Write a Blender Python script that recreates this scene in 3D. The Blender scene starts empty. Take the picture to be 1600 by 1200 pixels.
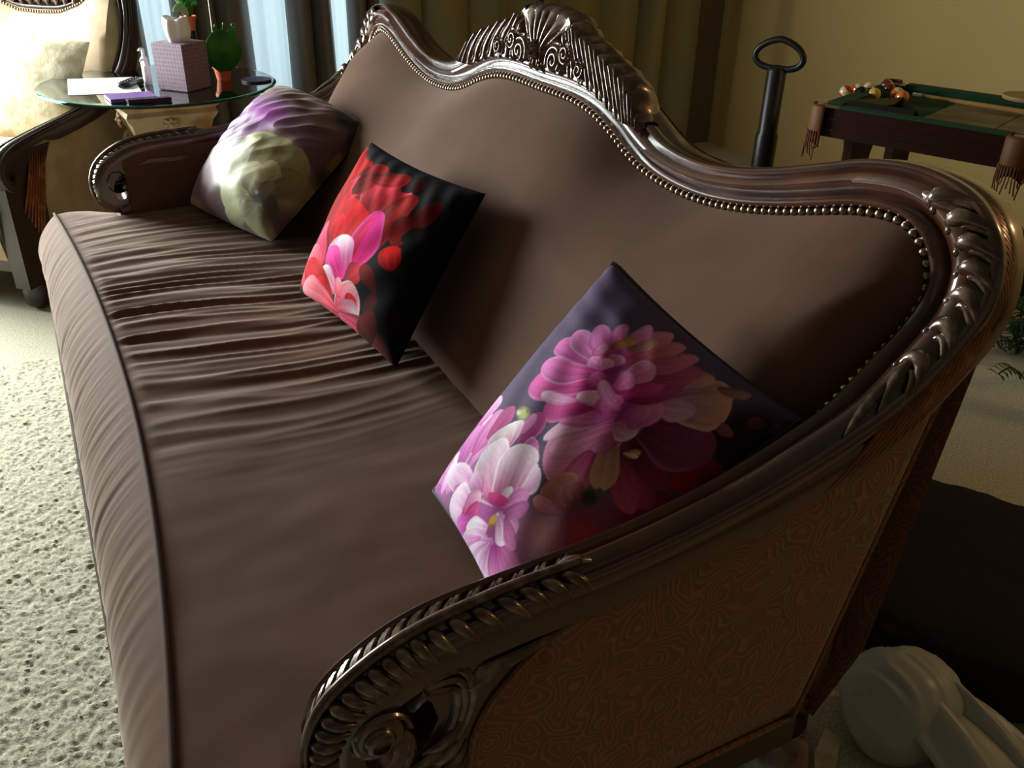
import bpy, math, random
import numpy as np
from mathutils import Vector, noise

random.seed(7)
C = bpy.context.scene.collection
SC = bpy.context.scene
LIFT = 0.085          # modelling height zero sits this far above the carpet

def hexc(h, k=1.0):
    h = h.lstrip('#')
    v = [int(h[i:i+2], 16)/255 for i in (0, 2, 4)]
    return tuple((x/12.92 if x <= .04045 else ((x+.055)/1.055)**2.4)*k for x in v)

# ------------------------------------------------------------------ camera
cam_d = bpy.data.cameras.new('camera'); cam = bpy.data.objects.new('camera', cam_d); C.objects.link(cam)
cam_d.sensor_width = 36.0; cam_d.lens = 36.0*1392.586/1600.0; cam_d.clip_start = .02
from mathutils import Matrix
R_ = Vector((0.4625119552638484, 0.8863585272618172, 0.021242702000323258))
U_ = Vector((-0.43559429199517485, 0.20629919864059892, 0.876183915294882))
D_ = Vector((-0.7722307323716366, 0.4144987355716653, -0.4815085608691255))
cam.matrix_world = Matrix(((R_.x, U_.x, -D_.x, 1.6313467), (R_.y, U_.y, -D_.y, -0.859142),
                           (R_.z, U_.z, -D_.z, 1.2641655+LIFT), (0, 0, 0, 1)))
SC.camera = cam
# ------------------------------------------------------------------ light and exposure
SC.view_settings.view_transform = 'Standard'; SC.view_settings.look = 'None'
SC.view_settings.exposure = 0.6; SC.view_settings.gamma = 1.0
SC.view_settings.use_curve_mapping = False
w = bpy.data.worlds.new('world'); SC.world = w; w.use_nodes = True
w.node_tree.nodes['Background'].inputs[0].default_value = (.75, .9, 1.0, 1)
w.node_tree.nodes['Background'].inputs[1].default_value = 1.0
def area(name, loc, target, sx, sy, power, col):
    l = bpy.data.lights.new(name, 'AREA'); l.shape = 'RECTANGLE'; l.size = sx; l.size_y = sy
    l.energy = power; l.color = col
    o = bpy.data.objects.new(name, l); C.objects.link(o); o.location = loc
    o.rotation_euler = (Vector(target)-Vector(loc)).to_track_quat('-Z', 'Y').to_euler()
    return o
area('window_daylight', (-2.74, -1.78, 1.08), (0.2, -.9, .70), 1.25, 1.25, 150, (.93, 1.0, .97))
area('second_window_daylight', (-3.08, .15, 1.25), (0, .15, 1.25), 1.4, 1.65, 3.6, (.85, .97, 1.0))
def lamp(name, loc, power, col, rad=.12):
    l = bpy.data.lights.new(name, 'POINT'); l.energy = power; l.color = col; l.shadow_soft_size = rad
    o = bpy.data.objects.new(name, l); C.objects.link(o); o.location = loc
lamp('ceiling_bulb', (1.6, 2.45, 2.1), 12, (1.0, .66, .34))

# ------------------------------------------------------------------ materials
def mat(name, col, rough=.6, metal=0, spec=.5, coat=0, sheen=0, trans=0, bump=None, var=None, ior=1.45):
    m = bpy.data.materials.new(name); m.use_nodes = True
    nt = m.node_tree; b = nt.nodes['Principled BSDF']
    b.inputs['Base Color'].default_value = (*col, 1); b.inputs['Roughness'].default_value = rough
    b.inputs['Metallic'].default_value = metal; b.inputs['Specular IOR Level'].default_value = spec
    b.inputs['Coat Weight'].default_value = coat; b.inputs['Coat Roughness'].default_value = .12
    b.inputs['Sheen Weight'].default_value = sheen; b.inputs['Sheen Tint'].default_value = (*[min(1, c_*2.2+.12) for c_ in col], 1); b.inputs['Sheen Roughness'].default_value = .45
    b.inputs['Transmission Weight'].default_value = trans; b.inputs['IOR'].default_value = ior
    tc = nt.nodes.new('ShaderNodeTexCoord')
    if var:   # (scale, second colour, contrast lo, hi)
        n = nt.nodes.new('ShaderNodeTexNoise'); n.inputs['Scale'].default_value = var[0]; n.inputs['Detail'].default_value = 4
        nt.links.new(tc.outputs['Object'], n.inputs['Vector'])
        r = nt.nodes.new('ShaderNodeMapRange'); r.inputs[1].default_value = var[2]; r.inputs[2].default_value = var[3]
        nt.links.new(n.outputs['Fac'], r.inputs[0])
        mx = nt.nodes.new('ShaderNodeMix'); mx.data_type = 'RGBA'
        mx.inputs['A'].default_value = (*col, 1); mx.inputs['B'].default_value = (*var[1], 1)
        nt.links.new(r.outputs[0], mx.inputs['Factor']); nt.links.new(mx.outputs['Result'], b.inputs['Base Color'])
    if bump:  # (scale, strength, distance)
        n = nt.nodes.new('ShaderNodeTexNoise'); n.inputs['Scale'].default_value = bump[0]; n.inputs['Detail'].default_value = 3
        nt.links.new(tc.outputs['Object'], n.inputs['Vector'])
        bp = nt.nodes.new('ShaderNodeBump'); bp.inputs['Strength'].default_value = bump[1]; bp.inputs['Distance'].default_value = bump[2]
        nt.links.new(n.outputs['Fac'], bp.inputs['Height']); nt.links.new(bp.outputs['Normal'], b.inputs['Normal'])
    return m

M = {}
M['suede'] = mat('suede', hexc('#5f4436'), .8, sheen=.5, spec=.12, bump=(900, .12, .002), var=(7, hexc('#694b3a'), .4, .65))
_b = M['suede'].node_tree.nodes['Principled BSDF']; _b.inputs['Sheen Weight'].default_value = .75; _b.inputs['Sheen Tint'].default_value = (.72, .60, .52, 1); _b.inputs['Sheen Roughness'].default_value = .3
M['piping'] = mat('piping', hexc('#4e3a30'), .8, sheen=.3, spec=.2)
M['wood'] = mat('wood', hexc('#3e1c0e'), .24, coat=1.0, spec=.8, metal=.05, ior=1.6, bump=(28, .08, .003), var=(14, hexc('#5c2c16'), .45, .7))
M['carving'] = mat('carving', hexc('#4e3424'), .28, coat=.8, metal=.42, spec=.8, bump=(60, .15, .003), var=(45, hexc('#8a7460'), .48, .7))
M['carving_lamplit'] = mat('carving_lamplit', hexc('#6e3410'), .35, coat=.4, metal=.4, var=(40, hexc('#a06428'), .5, .75))  # orange of warm lamplight on the corner leaf put into the base colour
M['brass'] = mat('antique_brass', hexc('#8c7c6a'), .3, metal=1.0)
M['beige'] = mat('beige_upholstery', hexc('#b39d7c'), .7, sheen=.3, bump=(300, .2, .003), var=(9, hexc('#a08a68'), .4, .65))
M['cream'] = mat('cream_cloth', hexc('#e6dcc0'), .6, sheen=.2, bump=(40, .3, .006), var=(22, hexc('#cfc09a'), .45, .6))
M['darkwood'] = mat('dark_wood', hexc('#2c1a12'), .4, coat=.2, bump=(40, .15, .003))
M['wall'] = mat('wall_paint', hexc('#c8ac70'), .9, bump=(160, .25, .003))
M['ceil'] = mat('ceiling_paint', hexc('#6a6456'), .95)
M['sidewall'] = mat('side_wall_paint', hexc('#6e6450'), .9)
M['trim'] = mat('white_trim', hexc('#d8d4c8'), .5)
M['taupe'] = mat('taupe_satin', hexc('#6f6861'), .42, sheen=.4, spec=.6, bump=(500, .1, .002))
M['sage'] = mat('sage_satin', hexc('#8c8c6c'), .5, sheen=.3, spec=.4, bump=(500, .1, .002), var=(2.2, hexc('#9c8854'), .45, .6))
M['black'] = mat('black_metal', hexc('#15120f'), .4)
M['blackplastic'] = mat('black_plastic', hexc('#121212'), .25)
M['blackcloth'] = mat('black_cloth', hexc('#1c1916'), .95, bump=(300, .3, .004))
M['stone'] = mat('cream_plaster', hexc('#c8b492'), .5, bump=(30, .3, .006), var=(12, hexc('#a07f55'), .45, .65))
M['mauve'] = mat('mauve_card', hexc('#957787'), .6)
M['white'] = mat('white_paper', hexc('#f4f4f2'), .7)
M['whiteplastic'] = mat('white_plastic', hexc('#e8e8ea'), .3)
M['purple'] = mat('purple_card', hexc('#7d5aa0'), .5)
M['darkpurple'] = mat('dark_purple_card', hexc('#3c2340'), .5)
M['terracotta'] = mat('terracotta', hexc('#d2603c'), .6)
M['soil'] = mat('soil', hexc('#2a1c12'), .95)
M['leaf'] = mat('leaf_green', hexc('#2f7a1e'), .4, spec=.4, var=(14, hexc('#1f5416'), .45, .65))
M['paleleaf'] = mat('pale_leaf', hexc('#9fc79a'), .4)
M['felt'] = mat('green_felt', hexc('#143f24'), .95)
M['mahogany'] = mat('mahogany', hexc('#2a100d'), .3, coat=.4)
M['leather'] = mat('tan_leather', hexc('#6e3f1c'), .6)
M['plank'] = mat('pale_plank', hexc('#7a7252'), .6, var=(8, hexc('#686044'), .4, .6))
M['cuewood'] = mat('cue_wood', hexc('#a07a44'), .35)
M['tanpaddle'] = mat('tan_plywood', hexc('#9c7c50'), .6)
M['greenbit'] = mat('green_plastic', hexc('#1d5a38'), .4)
M['tinsel'] = mat('dark_green_fronds', hexc('#16391c'), .6)
M['backprint'] = mat('black_cushion_back', hexc('#100e12'), .9, spec=.1)

# glass
def glass(name, col, rough=0.0):
    m = mat(name, col, rough, trans=1.0, ior=1.5); return m
M['glass'] = glass('clear_green_glass', (.86, .97, .94))
M['glassedge'] = glass('sea_green_glass_edge', (.05, .55, .42))
# thin plastic
m = mat('thin_white_plastic', hexc('#b9bdb8'), .35, trans=.15, bump=(22, .25, .006)); M['film'] = m

# paisley fabric
def paisley():
    m = bpy.data.materials.new('paisley_brocade'); m.use_nodes = True; nt = m.node_tree; N = nt.nodes; Lk = nt.links
    b = N['Principled BSDF']; b.inputs['Roughness'].default_value = .65; b.inputs['Sheen Weight'].default_value = .2
    tc = N.new('ShaderNodeTexCoord'); n1 = N.new('ShaderNodeTexNoise'); n1.inputs['Scale'].default_value = 15; n1.inputs['Detail'].default_value = 1.2
    Lk.new(tc.outputs['Object'], n1.inputs['Vector'])
    mul = N.new('ShaderNodeMath'); mul.operation = 'MULTIPLY'; mul.inputs[1].default_value = 120; Lk.new(n1.outputs['Fac'], mul.inputs[0])
    sn = N.new('ShaderNodeMath'); sn.operation = 'SINE'; Lk.new(mul.outputs[0], sn.inputs[0])
    r = N.new('ShaderNodeMapRange'); r.inputs[1].default_value = .35; r.inputs[2].default_value = .95; Lk.new(sn.outputs[0], r.inputs[0])
    n2 = N.new('ShaderNodeTexNoise'); n2.inputs['Scale'].default_value = 14; Lk.new(tc.outputs['Object'], n2.inputs['Vector'])
    lc = N.new('ShaderNodeMix'); lc.data_type = 'RGBA'; lc.inputs['A'].default_value = (*hexc('#a85f38'), 1); lc.inputs['B'].default_value = (*hexc('#9a7640'), 1)
    r2 = N.new('ShaderNodeMapRange'); r2.inputs[1].default_value = .45; r2.inputs[2].default_value = .55; Lk.new(n2.outputs['Fac'], r2.inputs[0]); Lk.new(r2.outputs[0], lc.inputs['Factor'])
    mx = N.new('ShaderNodeMix'); mx.data_type = 'RGBA'; mx.inputs['A'].default_value = (*hexc('#74472b'), 1)
    Lk.new(lc.outputs['Result'], mx.inputs['B'])
    ml = N.new('ShaderNodeMath'); ml.operation = 'MULTIPLY'; ml.inputs[1].default_value = .6; Lk.new(r.outputs[0], ml.inputs[0]); Lk.new(ml.outputs[0], mx.inputs['Factor'])
    Lk.new(mx.outputs['Result'], b.inputs['Base Color'])
    bp = N.new('ShaderNodeBump'); bp.inputs['Strength'].default_value = .15; bp.inputs['Distance'].default_value = .002
    Lk.new(sn.outputs[0], bp.inputs['Height']); Lk.new(bp.outputs['Normal'], b.inputs['Normal'])
    return m
M['paisley'] = paisley()

def carpet_mat():
    m = mat('carpet', hexc('#b6af98'), .97, sheen=.1, bump=(260, .35, .004), var=(160, hexc('#d6d0bb'), .4, .62))
    return m
M['carpet'] = carpet_mat()

def print_mat(name, rough, sheen=0.1, spec=.35):
    m = bpy.data.materials.new(name); m.use_nodes = True; nt = m.node_tree
    a = nt.nodes.new('ShaderNodeVertexColor'); a.layer_name = 'print'
    b = nt.nodes['Principled BSDF']; nt.links.new(a.outputs['Color'], b.inputs['Base Color'])
    b.inputs['Roughness'].default_value = rough; b.inputs['Sheen Weight'].default_value = sheen; b.inputs['Specular IOR Level'].default_value = spec
    return m

# ------------------------------------------------------------------ mesh helpers
class MB:
    def __init__(s): s.v = []; s.f = []; s.mi = []
    def add(s, vs, fs, mi=0):
        o = len(s.v); s.v += [tuple(map(float, p)) for p in vs]; s.f += [tuple(i+o for i in q) for q in fs]; s.mi += [mi]*len(fs); return s
    def box(s, lo, hi, mi=0, M4=None):
        x0, y0, z0 = lo; x1, y1, z1 = hi
        v = [Vector(p) for p in ((x0,y0,z0),(x1,y0,z0),(x1,y1,z0),(x0,y1,z0),(x0,y0,z1),(x1,y0,z1),(x1,y1,z1),(x0,y1,z1))]
        if M4: v = [M4 @ p for p in v]
        return s.add(v, [(0,3,2,1),(4,5,6,7),(0,1,5,4),(1,2,6,5),(2,3,7,6),(3,0,4,7)], mi)
    def grid(s, P, closeu=False, closev=False, flip=False, mi=0):
        P = np.asarray(P); a, b = P.shape[:2]; vs = P.reshape(-1, 3); fs = []
        for i in range(a if closeu else a-1):
            for j in range(b if closev else b-1):
                i2 = (i+1) % a; j2 = (j+1) % b
                q = (i*b+j, i2*b+j, i2*b+j2, i*b+j2)
                fs.append(q[::-1] if flip else q)
        return s.add(vs, fs, mi)
    def tube(s, pts, r, n=8, flat=None, nrm=None, cap=True, mi=0):
        """sweep a circle (or ellipse: flat = height ratio along nrm) along pts; r number or list"""
        pts = [Vector(p) for p in pts]; k = len(pts); rr = r if hasattr(r, '__len__') else [r]*k
        rings = []; up = Vector(nrm) if nrm is not None else None
        prev = None
        for i in range(k):
            t = (pts[min(i+1, k-1)]-pts[max(i-1, 0)]); t = t.normalized() if t.length > 1e-9 else Vector((0, 0, 1))
            if up is not None: a = up-t*up.dot(t)
            elif prev is not None: a = prev-t*prev.dot(t)
            else:
                g = Vector((0, 0, 1)) if abs(t.z) < .9 else Vector((1, 0, 0)); a = g-t*g.dot(t)
            a = a.normalized() if a.length > 1e-6 else Vector((1, 0, 0)); prev = a
            b = t.cross(a); fl = flat or 1.0
            rings.append([pts[i]+(a*math.sin(2*math.pi*j/n)*fl+b*math.cos(2*math.pi*j/n))*rr[i] for j in range(n)])
        o = len(s.v); s.grid([[tuple(p) for p in q] for q in rings], closev=True, mi=mi)
        if cap: s.add([], [], mi); s.f.append(tuple(o+j for j in range(n))); s.f.append(tuple(o+(k-1)*n+j for j in range(n))[::-1]); s.mi += [mi, mi]
        return s
    def lathe(s, prof, cx=0, cy=0, cz=0, n=24, mi=0, sq=0, rot=0):
        P = []
        for r, z in prof:
            row = []
            for j in range(n):
                a = 2*math.pi*j/n+rot
                k = r
                if sq: k = r/max(abs(math.cos(a-rot)), abs(math.sin(a-rot)))
                row.append((cx+k*math.cos(a), cy+k*math.sin(a), cz+z))
            P.append(row)
        o = len(s.v); s.grid(P, closev=True, flip=True, mi=mi)
        k = len(prof)
        if prof[0][0] > 1e-5: s.f.append(tuple(o+j for j in range(n))[::-1]); s.mi.append(mi)
        if prof[-1][0] > 1e-5: s.f.append(tuple(o+(k-1)*n+j for j in range(n))); s.mi.append(mi)
        return s
    def ball(s, c, r, n=12, m=8, sc=(1, 1, 1), mi=0):
        pr = [(max(r*math.sin(math.pi*i/m), 1e-6), -r*math.cos(math.pi*i/m)) for i in range(m+1)]
        P = [[(c[0]+q*math.cos(2*math.pi*j/n)*sc[0], c[1]+q*math.sin(2*math.pi*j/n)*sc[1], c[2]+z*sc[2]) for j in range(n)] for q, z in pr]
        return s.grid(P, closev=True, flip=True, mi=mi)
    def prism(s, poly, fmap, h0, h1, mi=0):
        """extrude 2D polygon: fmap(a,b,h)->xyz"""
        n = len(poly); v = [fmap(a, b, h0) for a, b in poly]+[fmap(a, b, h1) for a, b in poly]
        f = [tuple(range(n))[::-1], tuple(range(n, 2*n))]+[(i, (i+1) % n, n+(i+1) % n, n+i) for i in range(n)]
        return s.add(v, f, mi)
    def obj(s, name, mats, parent=None, smooth=True, angle=50):
        me = bpy.data.meshes.new(name); me.from_pydata(s.v, [], s.f); me.update()
        ml = mats if isinstance(mats, (list, tuple)) else [mats]
        for m_ in ml: me.materials.append(m_)
        if len(ml) > 1: me.polygons.foreach_set('material_index', s.mi)
        bmn = __import__('bmesh').new(); bmn.from_mesh(me)
        __import__('bmesh').ops.recalc_face_normals(bmn, faces=bmn.faces); bmn.to_mesh(me); bmn.free()
        if smooth:
            me.polygons.foreach_set('use_smooth', [True]*len(me.polygons))
            try: me.set_sharp_from_angle(angle=math.radians(angle))
            except Exception: pass
        o = bpy.data.objects.new(name, me); C.objects.link(o)
        if parent is not None: o.parent = parent
        return o

def tag(o, label=None, cat=None, group=None, kind=None):
    if label: o['label'] = label
    if cat: o['category'] = cat
    if group: o['group'] = group
    if kind: o['kind'] = kind
    return o
def thing(name, label, cat, loc=(0, 0, 0), rz=0, group=None):
    o = bpy.data.objects.new(name, None); C.objects.link(o); o.location = loc; o.rotation_euler = (0, 0, rz)
    o.empty_display_size = .1
    return tag(o, label, cat, group)

def cr(pts, n):
    """Catmull-Rom through pts, n samples per span"""
    P = np.array(pts, float); Q = np.vstack([2*P[0]-P[1], P, 2*P[-1]-P[-2]]); out = []
    for i in range(len(P)-1):
        a, b, c_, d = Q[i], Q[i+1], Q[i+2], Q[i+3]
        for k in range(n):
            t = k/n
            out.append(.5*((2*b)+(-a+c_)*t+(2*a-5*b+4*c_-d)*t*t+(-a+3*b-3*c_+d)*t**3))
    out.append(P[-1]); return np.array(out)
def sstep(a, b, x): t = np.clip((x-a)/(b-a), 0, 1); return t*t*(3-2*t)
def bez(a, b, c_, n=8):
    a, b, c_ = map(lambda q: np.array(q, float), (a, b, c_)); return [a*(1-t)**2+2*b*t*(1-t)+c_*t*t for t in np.linspace(0, 1, n)]
def lobe(mb, p0, p1, p2, r, nrm, n=8, flat=.8, seg=8, tipr=.15, mi=0):
    P = bez(p0, p1, p2, seg); rr = [max(r*(math.sin(math.pi*min(1, .12+.88*t)) ** .7), r*tipr) for t in np.linspace(0, 1, seg)]
    mb.tube(P, rr, n=n, flat=flat, nrm=nrm, mi=mi)

# ------------------------------------------------------------------ room
fl = MB(); fl.add([(-4, -4.5, 0), (4.2, -4.5, 0), (4.2, 3.2, 0), (-4, 3.2, 0)], [(0, 1, 2, 3)]).obj('floor', M['carpet'], smooth=False)['kind'] = 'structure'
def shift_struct(o): o['kind'] = 'structure'; return o
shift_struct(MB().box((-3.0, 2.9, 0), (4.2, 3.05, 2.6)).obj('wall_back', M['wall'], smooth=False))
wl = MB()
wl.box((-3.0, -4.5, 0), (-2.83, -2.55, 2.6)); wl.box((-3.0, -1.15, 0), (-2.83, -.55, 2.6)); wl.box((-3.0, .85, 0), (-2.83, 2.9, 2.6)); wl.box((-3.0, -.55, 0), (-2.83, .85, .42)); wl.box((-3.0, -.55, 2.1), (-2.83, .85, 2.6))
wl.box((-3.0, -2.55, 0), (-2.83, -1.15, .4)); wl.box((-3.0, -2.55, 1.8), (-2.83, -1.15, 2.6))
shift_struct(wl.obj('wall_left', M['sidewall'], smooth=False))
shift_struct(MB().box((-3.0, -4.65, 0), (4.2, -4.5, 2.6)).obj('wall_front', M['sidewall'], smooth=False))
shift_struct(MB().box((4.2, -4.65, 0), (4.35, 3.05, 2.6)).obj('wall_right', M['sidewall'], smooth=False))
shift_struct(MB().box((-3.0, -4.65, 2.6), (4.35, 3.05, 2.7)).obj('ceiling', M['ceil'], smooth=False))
wf = MB()
for a, b in (((-2.9, -2.6, .36), (-2.8, -2.53, 1.84)), ((-2.9, -1.17, .36), (-2.8, -1.10, 1.84)), ((-2.9, -2.6, .35), (-2.78, -1.1, .41)), ((-2.9, -2.6, 1.78), (-2.8, -1.1, 1.85)), ((-2.93, -2.55, 1.08), (-2.9, -1.15, 1.11))):
    wf.box(a, b)
w2 = MB()
for a, b in (((-2.96, -.60, .38), (-2.86, -.53, 2.14)), ((-2.96, .83, .38), (-2.86, .90, 2.14)), ((-2.96, -.60, .37), (-2.86, .90, .43)), ((-2.96, -.60, 2.08), (-2.86, .90, 2.15)), ((-2.95, .13, .43), (-2.91, .17, 2.1))): w2.box(a, b)
w2.obj('window_2', M['trim'], smooth=False)['kind'] = 'structure'
wo = wf.obj('window_1', M['trim'], smooth=False); wo['kind'] = 'structure'

# near carpet: tufted relief where the pile can be seen
def carpet_patch():
    xs = np.arange(-1.3, 1.0, .005); ys = np.arange(-1.7, -.93, .005)
    X, Y = np.meshgrid(xs, ys, indexing='ij'); Z = np.zeros_like(X)
    for i, x in enumerate(xs):
        for j, y in enumerate(ys):
            p = Vector((x*120, y*120, 0))
            Z[i, j] = .012+.0055*noise.noise(p)+.003*noise.noise(p*.3)
    e = np.minimum.reduce([X-xs[0], xs[-1]-X, Y-ys[0], ys[-1]-Y]); Z = np.where(e < .004, -.002, Z)
    o = MB().grid(np.stack([X, Y, Z], -1)).obj('carpet_pile', M['carpet']); o['kind'] = 'stuff'
    tag(o, 'cream looped carpet pile in front of the brown sofa', 'carpet')
carpet_patch()

# everything below is modelled with z = 0 at LIFT above the carpet
LIFTED = []
FZ = -LIFT

# ------------------------------------------------------------------ sofa
LEAN = .136
def bk(x, z, h=0.0):   # point on the reclined back plane, h out towards the sitter
    return np.array([x, LEAN*(z-.45)-h, z+LEAN*h])
I2 = [(0,.926),(.12,.926),(.20,.917),(.27,.897),(.33,.874),(.39,.857),(.47,.848),(.555,.849),(.64,.861),(.72,.880),(.79,.901),(.85,.919),(.91,.926),(.948,.914),(.970,.892),(.981,.865)]
O2 = [(0,.99),(.13,.992),(.22,.983),(.305,.957),(.37,.930),(.42,.911),(.475,.902),(.545,.902),(.62,.914),(.698,.934),(.77,.957),(.84,.979),(.915,.989),(.985,.980),(1.032,.953),(1.058,.915)]
Ib = [bk(x, z) for x, z in I2]; Ob = [bk(x, z) for x, z in O2]
Ia = [(.985,.035,.825),(.985,-.02,.775),(.988,-.085,.725),(.993,-.175,.695),(.998,-.27,.672),(1.0,-.37,.656),(1.0,-.46,.648),(1.0,-.55,.643)]
Oa = [(1.070,.045,.868),(1.068,.010,.815),(1.064,-.05,.765),(1.060,-.14,.722),(1.058,-.235,.690),(1.057,-.335,.668),(1.056,-.43,.655),(1.055,-.52,.650)]
Vs = [(-.62,.638),(-.675,.618),(-.72,.585),(-.738,.54),(-.73,.497),(-.705,.474),(-.675,.474),(-.655,.494),(-.653,.522),(-.668,.543)]
Ia += [(1.0, y, z) for y, z in Vs]; Oa += [(1.056, y, z) for y, z in Vs]
NI = np.array(list(Ib)+[np.array(p) for p in Ia]); NO = np.array(list(Ob)+[np.array(p) for p in Oa])
NB = len(Ib); SP = 5
CI = cr(NI, SP); CO = cr(NO, SP); NS = len(CI)
WD = CO-CI; Wl = np.linalg.norm(WD, axis=1, keepdims=True); Wn = WD/Wl
Tn = np.gradient((CI+CO)/2, axis=0); Tn /= np.linalg.norm(Tn, axis=1, keepdims=True)
Nn = np.cross(Tn, Wn); Nn /= np.linalg.norm(Nn, axis=1, keepdims=True)
for _ in range(3): Nn[1:-1] = (Nn[:-2]+2*Nn[1:-1]+Nn[2:])/4; Nn /= np.linalg.norm(Nn, axis=1, keepdims=True)
PROF = [(-.01,1.),(-.02,.25),(-.01,.06),(.02,-.06),(.07,-.14),(.13,-.17),(.19,-.13),(.235,.0),(.26,.09),(.30,.03),(.36,-.06),(.45,-.16),(.56,-.2),(.67,-.15),(.76,-.04),(.82,.08),(.85,.1),(.875,.02),(.92,-.08),(.97,-.06),(1.0,.04),(1.01,.2),(.98,.27),(.985,.33),(1.01,.42),(1.0,.7),(.97,1.)]
def rail(k, u, h):  # k fractional station
    k0 = int(min(max(math.floor(k), 0), NS-2)); f = k-k0
    lerp = lambda A: A[k0]*(1-f)+A[k0+1]*f
    return lerp(CI)+lerp(WD)*u+lerp(Nn)*h
def rail_mesh(a, b, sx=1):
    rows = []
    for k in range(a, b+1):
        s = k/SP
        D = .056 if s < NB-2 else max(.056-.012*(s-NB+2), .046)
        if s > 24: D = .046-(s-24)*.0032
        sc = .05
        rows.append([CI[k]+WD[k]*u-Nn[k]*(h*D if h > 0 else h*.070) for u, h in PROF])
    P = np.array(rows); P[..., 0] *= sx
    mb = MB(); o = len(mb.v); mb.grid(P, closev=True, flip=sx < 0)
    n = len(PROF); mb.f.append(tuple(range(n))); mb.f.append(tuple((len(rows)-1)*n+j for j in range(n))[::-1]); mb.mi += [0, 0]
    return mb
sofa = thing('sofa', 'long brown suede camelback sofa with carved dark wood frame', 'sofa'); LIFTED.append(sofa)
KC = (NB-1)*SP
mb = MB(); a_ = rail_mesh(0, KC); b_ = rail_mesh(0, KC, -1)
mb.add(a_.v, a_.f); mb.add(b_.v, b_.f)
crest = mb.obj('back_rail', M['wood'], sofa)
arm_obj = {}
for sx in (1, -1):
    arm_obj[sx] = rail_mesh(KC, NS-1, sx).obj('arm_rail', M['wood'], sofa)

# scroll eye (button in the middle of the volute) and inner disc
for sx in (1, -1):
    e = MB(); n = 24
    for r, x0, x1 in ((.030, .992, 1.060), (.017, 1.05, 1.068)):
        ring = lambda x, q: [(sx*x, -.688+q*math.cos(2*math.pi*j/n), .548+q*math.sin(2*math.pi*j/n)) for j in range(n)]
        e.grid([ring(x0, r*.9), ring(x0+.004, r), ring(x1-.005, r), ring(x1, r*.8), ring(x1+.001, r*.55), ring(x1-.003, r*.5), ring(x1-.003, .0005)], closev=True)
    # spiral line
    e.tube([(sx*1.058, -.688+(.034-.004*t)*math.cos(t), .548+(.034-.004*t)*math.sin(t)) for t in np.linspace(0, 4, 30)], .003, n=6)
    e.obj('scroll_eye', M['wood'], arm_obj[sx])

# crest ornament
oc = np.array([(0,1.070),(.03,1.072),(.06,1.070),(.095,1.058),(.13,1.034),(.18,1.022),(.22,1.008),(.27,.993),(.31,.975),(.35,.940),(.378,.906)])
def outl(x): return float(np.interp(abs(x), oc[:, 0], oc[:, 1]))
def Oz(x): return float(np.interp(abs(x), [p[0] for p in O2], [p[1] for p in O2]))
def Iz(x): return float(np.interp(abs(x), [p[0] for p in I2], [p[1] for p in I2]))
def tri(t): return abs(math.sin(math.pi*t))
def lobe_s(ax, z): return ax-.62*(outl(ax)-z)-.014*math.sin((outl(ax)-z)*40)
def relief(x, z):
    ax = abs(x); zt = outl(x); h = .006
    # leaves
    if ax > .085:
        s_ = lobe_s(ax, z)/.036+.25; t = s_-math.floor(s_); v = (zt-z)/max(zt-Iz(x)-.02, .01)
        dome = math.sin(math.pi*min(1, max(0, t*.9+.06)))**.55
        rib = abs(math.sin(math.pi*(t**.8)*3.0))
        h = max(h, .004+.015*dome*(.55+.45*math.sin(math.pi*min(1, v*.8+.2)))+.0045*rib*dome)
        t2 = lobe_s(ax, z)/.018+.1+.35*math.sin(v*5); h -= .003*(1-abs(math.sin(math.pi*t2)))**3
    # scrolls
    for (sx_, sz_, R0, pitch, ph) in ((.071, .980, .040, .0125, .2), (.108, .998, .024, .010, 1.1), (.165, .978, .022, .009, .4)):
        dx, dz = ax-sx_, z-sz_; r = math.hypot(dx, dz)
        if r < R0:
            th = math.atan2(dz, dx)
            k_ = abs(math.cos(math.pi*(r/pitch-th/(2*math.pi)+ph))); e = min(1, (R0-r)/.006)
            hh = .010+.013*(k_**.7)*e+.003*(1-r/R0); h = hh*e+h*(1-e)
    # shell
    dx, dz = x-.004, z-.978; r = math.hypot(dx, dz); ph = math.atan2(dx, dz)
    if abs(ph) < 1.02 and r > .012 and z > .98:
        e = min(1, (1.02-abs(ph))/.12)*min(1, (r-.012)/.008)
        rb = abs(math.cos(ph*9.5))**.6; hh = .012+.014*rb*math.sin(math.pi*min(1, .25+r/.11*.75))
        h = hh*e+h*(1-e)
    # beard
    if ax < .036+.12*(.985-z) and z < .985:
        w_ = .026+.18*(.985-z); u = x/w_; e = min(1, (1-min(1, abs(u)))*5)*min(1, (.985-z)/.006)
        hh = .010+.012*abs(math.cos(u*math.pi*3.5))**.6; h = hh*e+h*(1-e)
    # teardrop
    d = math.hypot(x/.8, z-.992); k_ = math.exp(-((d-.013)/.004)**2)
    if d < .03: h = h*(1-.5*math.exp(-(d/.012)**2))+.012*k_+.012*math.exp(-(x/.003)**2-((z-.990)/.010)**2)
    return h
def scal(x):
    ax = abs(x)
    if ax > .085:
        s_ = lobe_s(ax, outl(ax))/.036+.25; t = s_-math.floor(s_); return .009*math.sin(math.pi*t)**.6
    return .004*abs(math.cos(math.atan2(x-.004, .085)*9.5))
cb = MB(); rows = []
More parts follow.
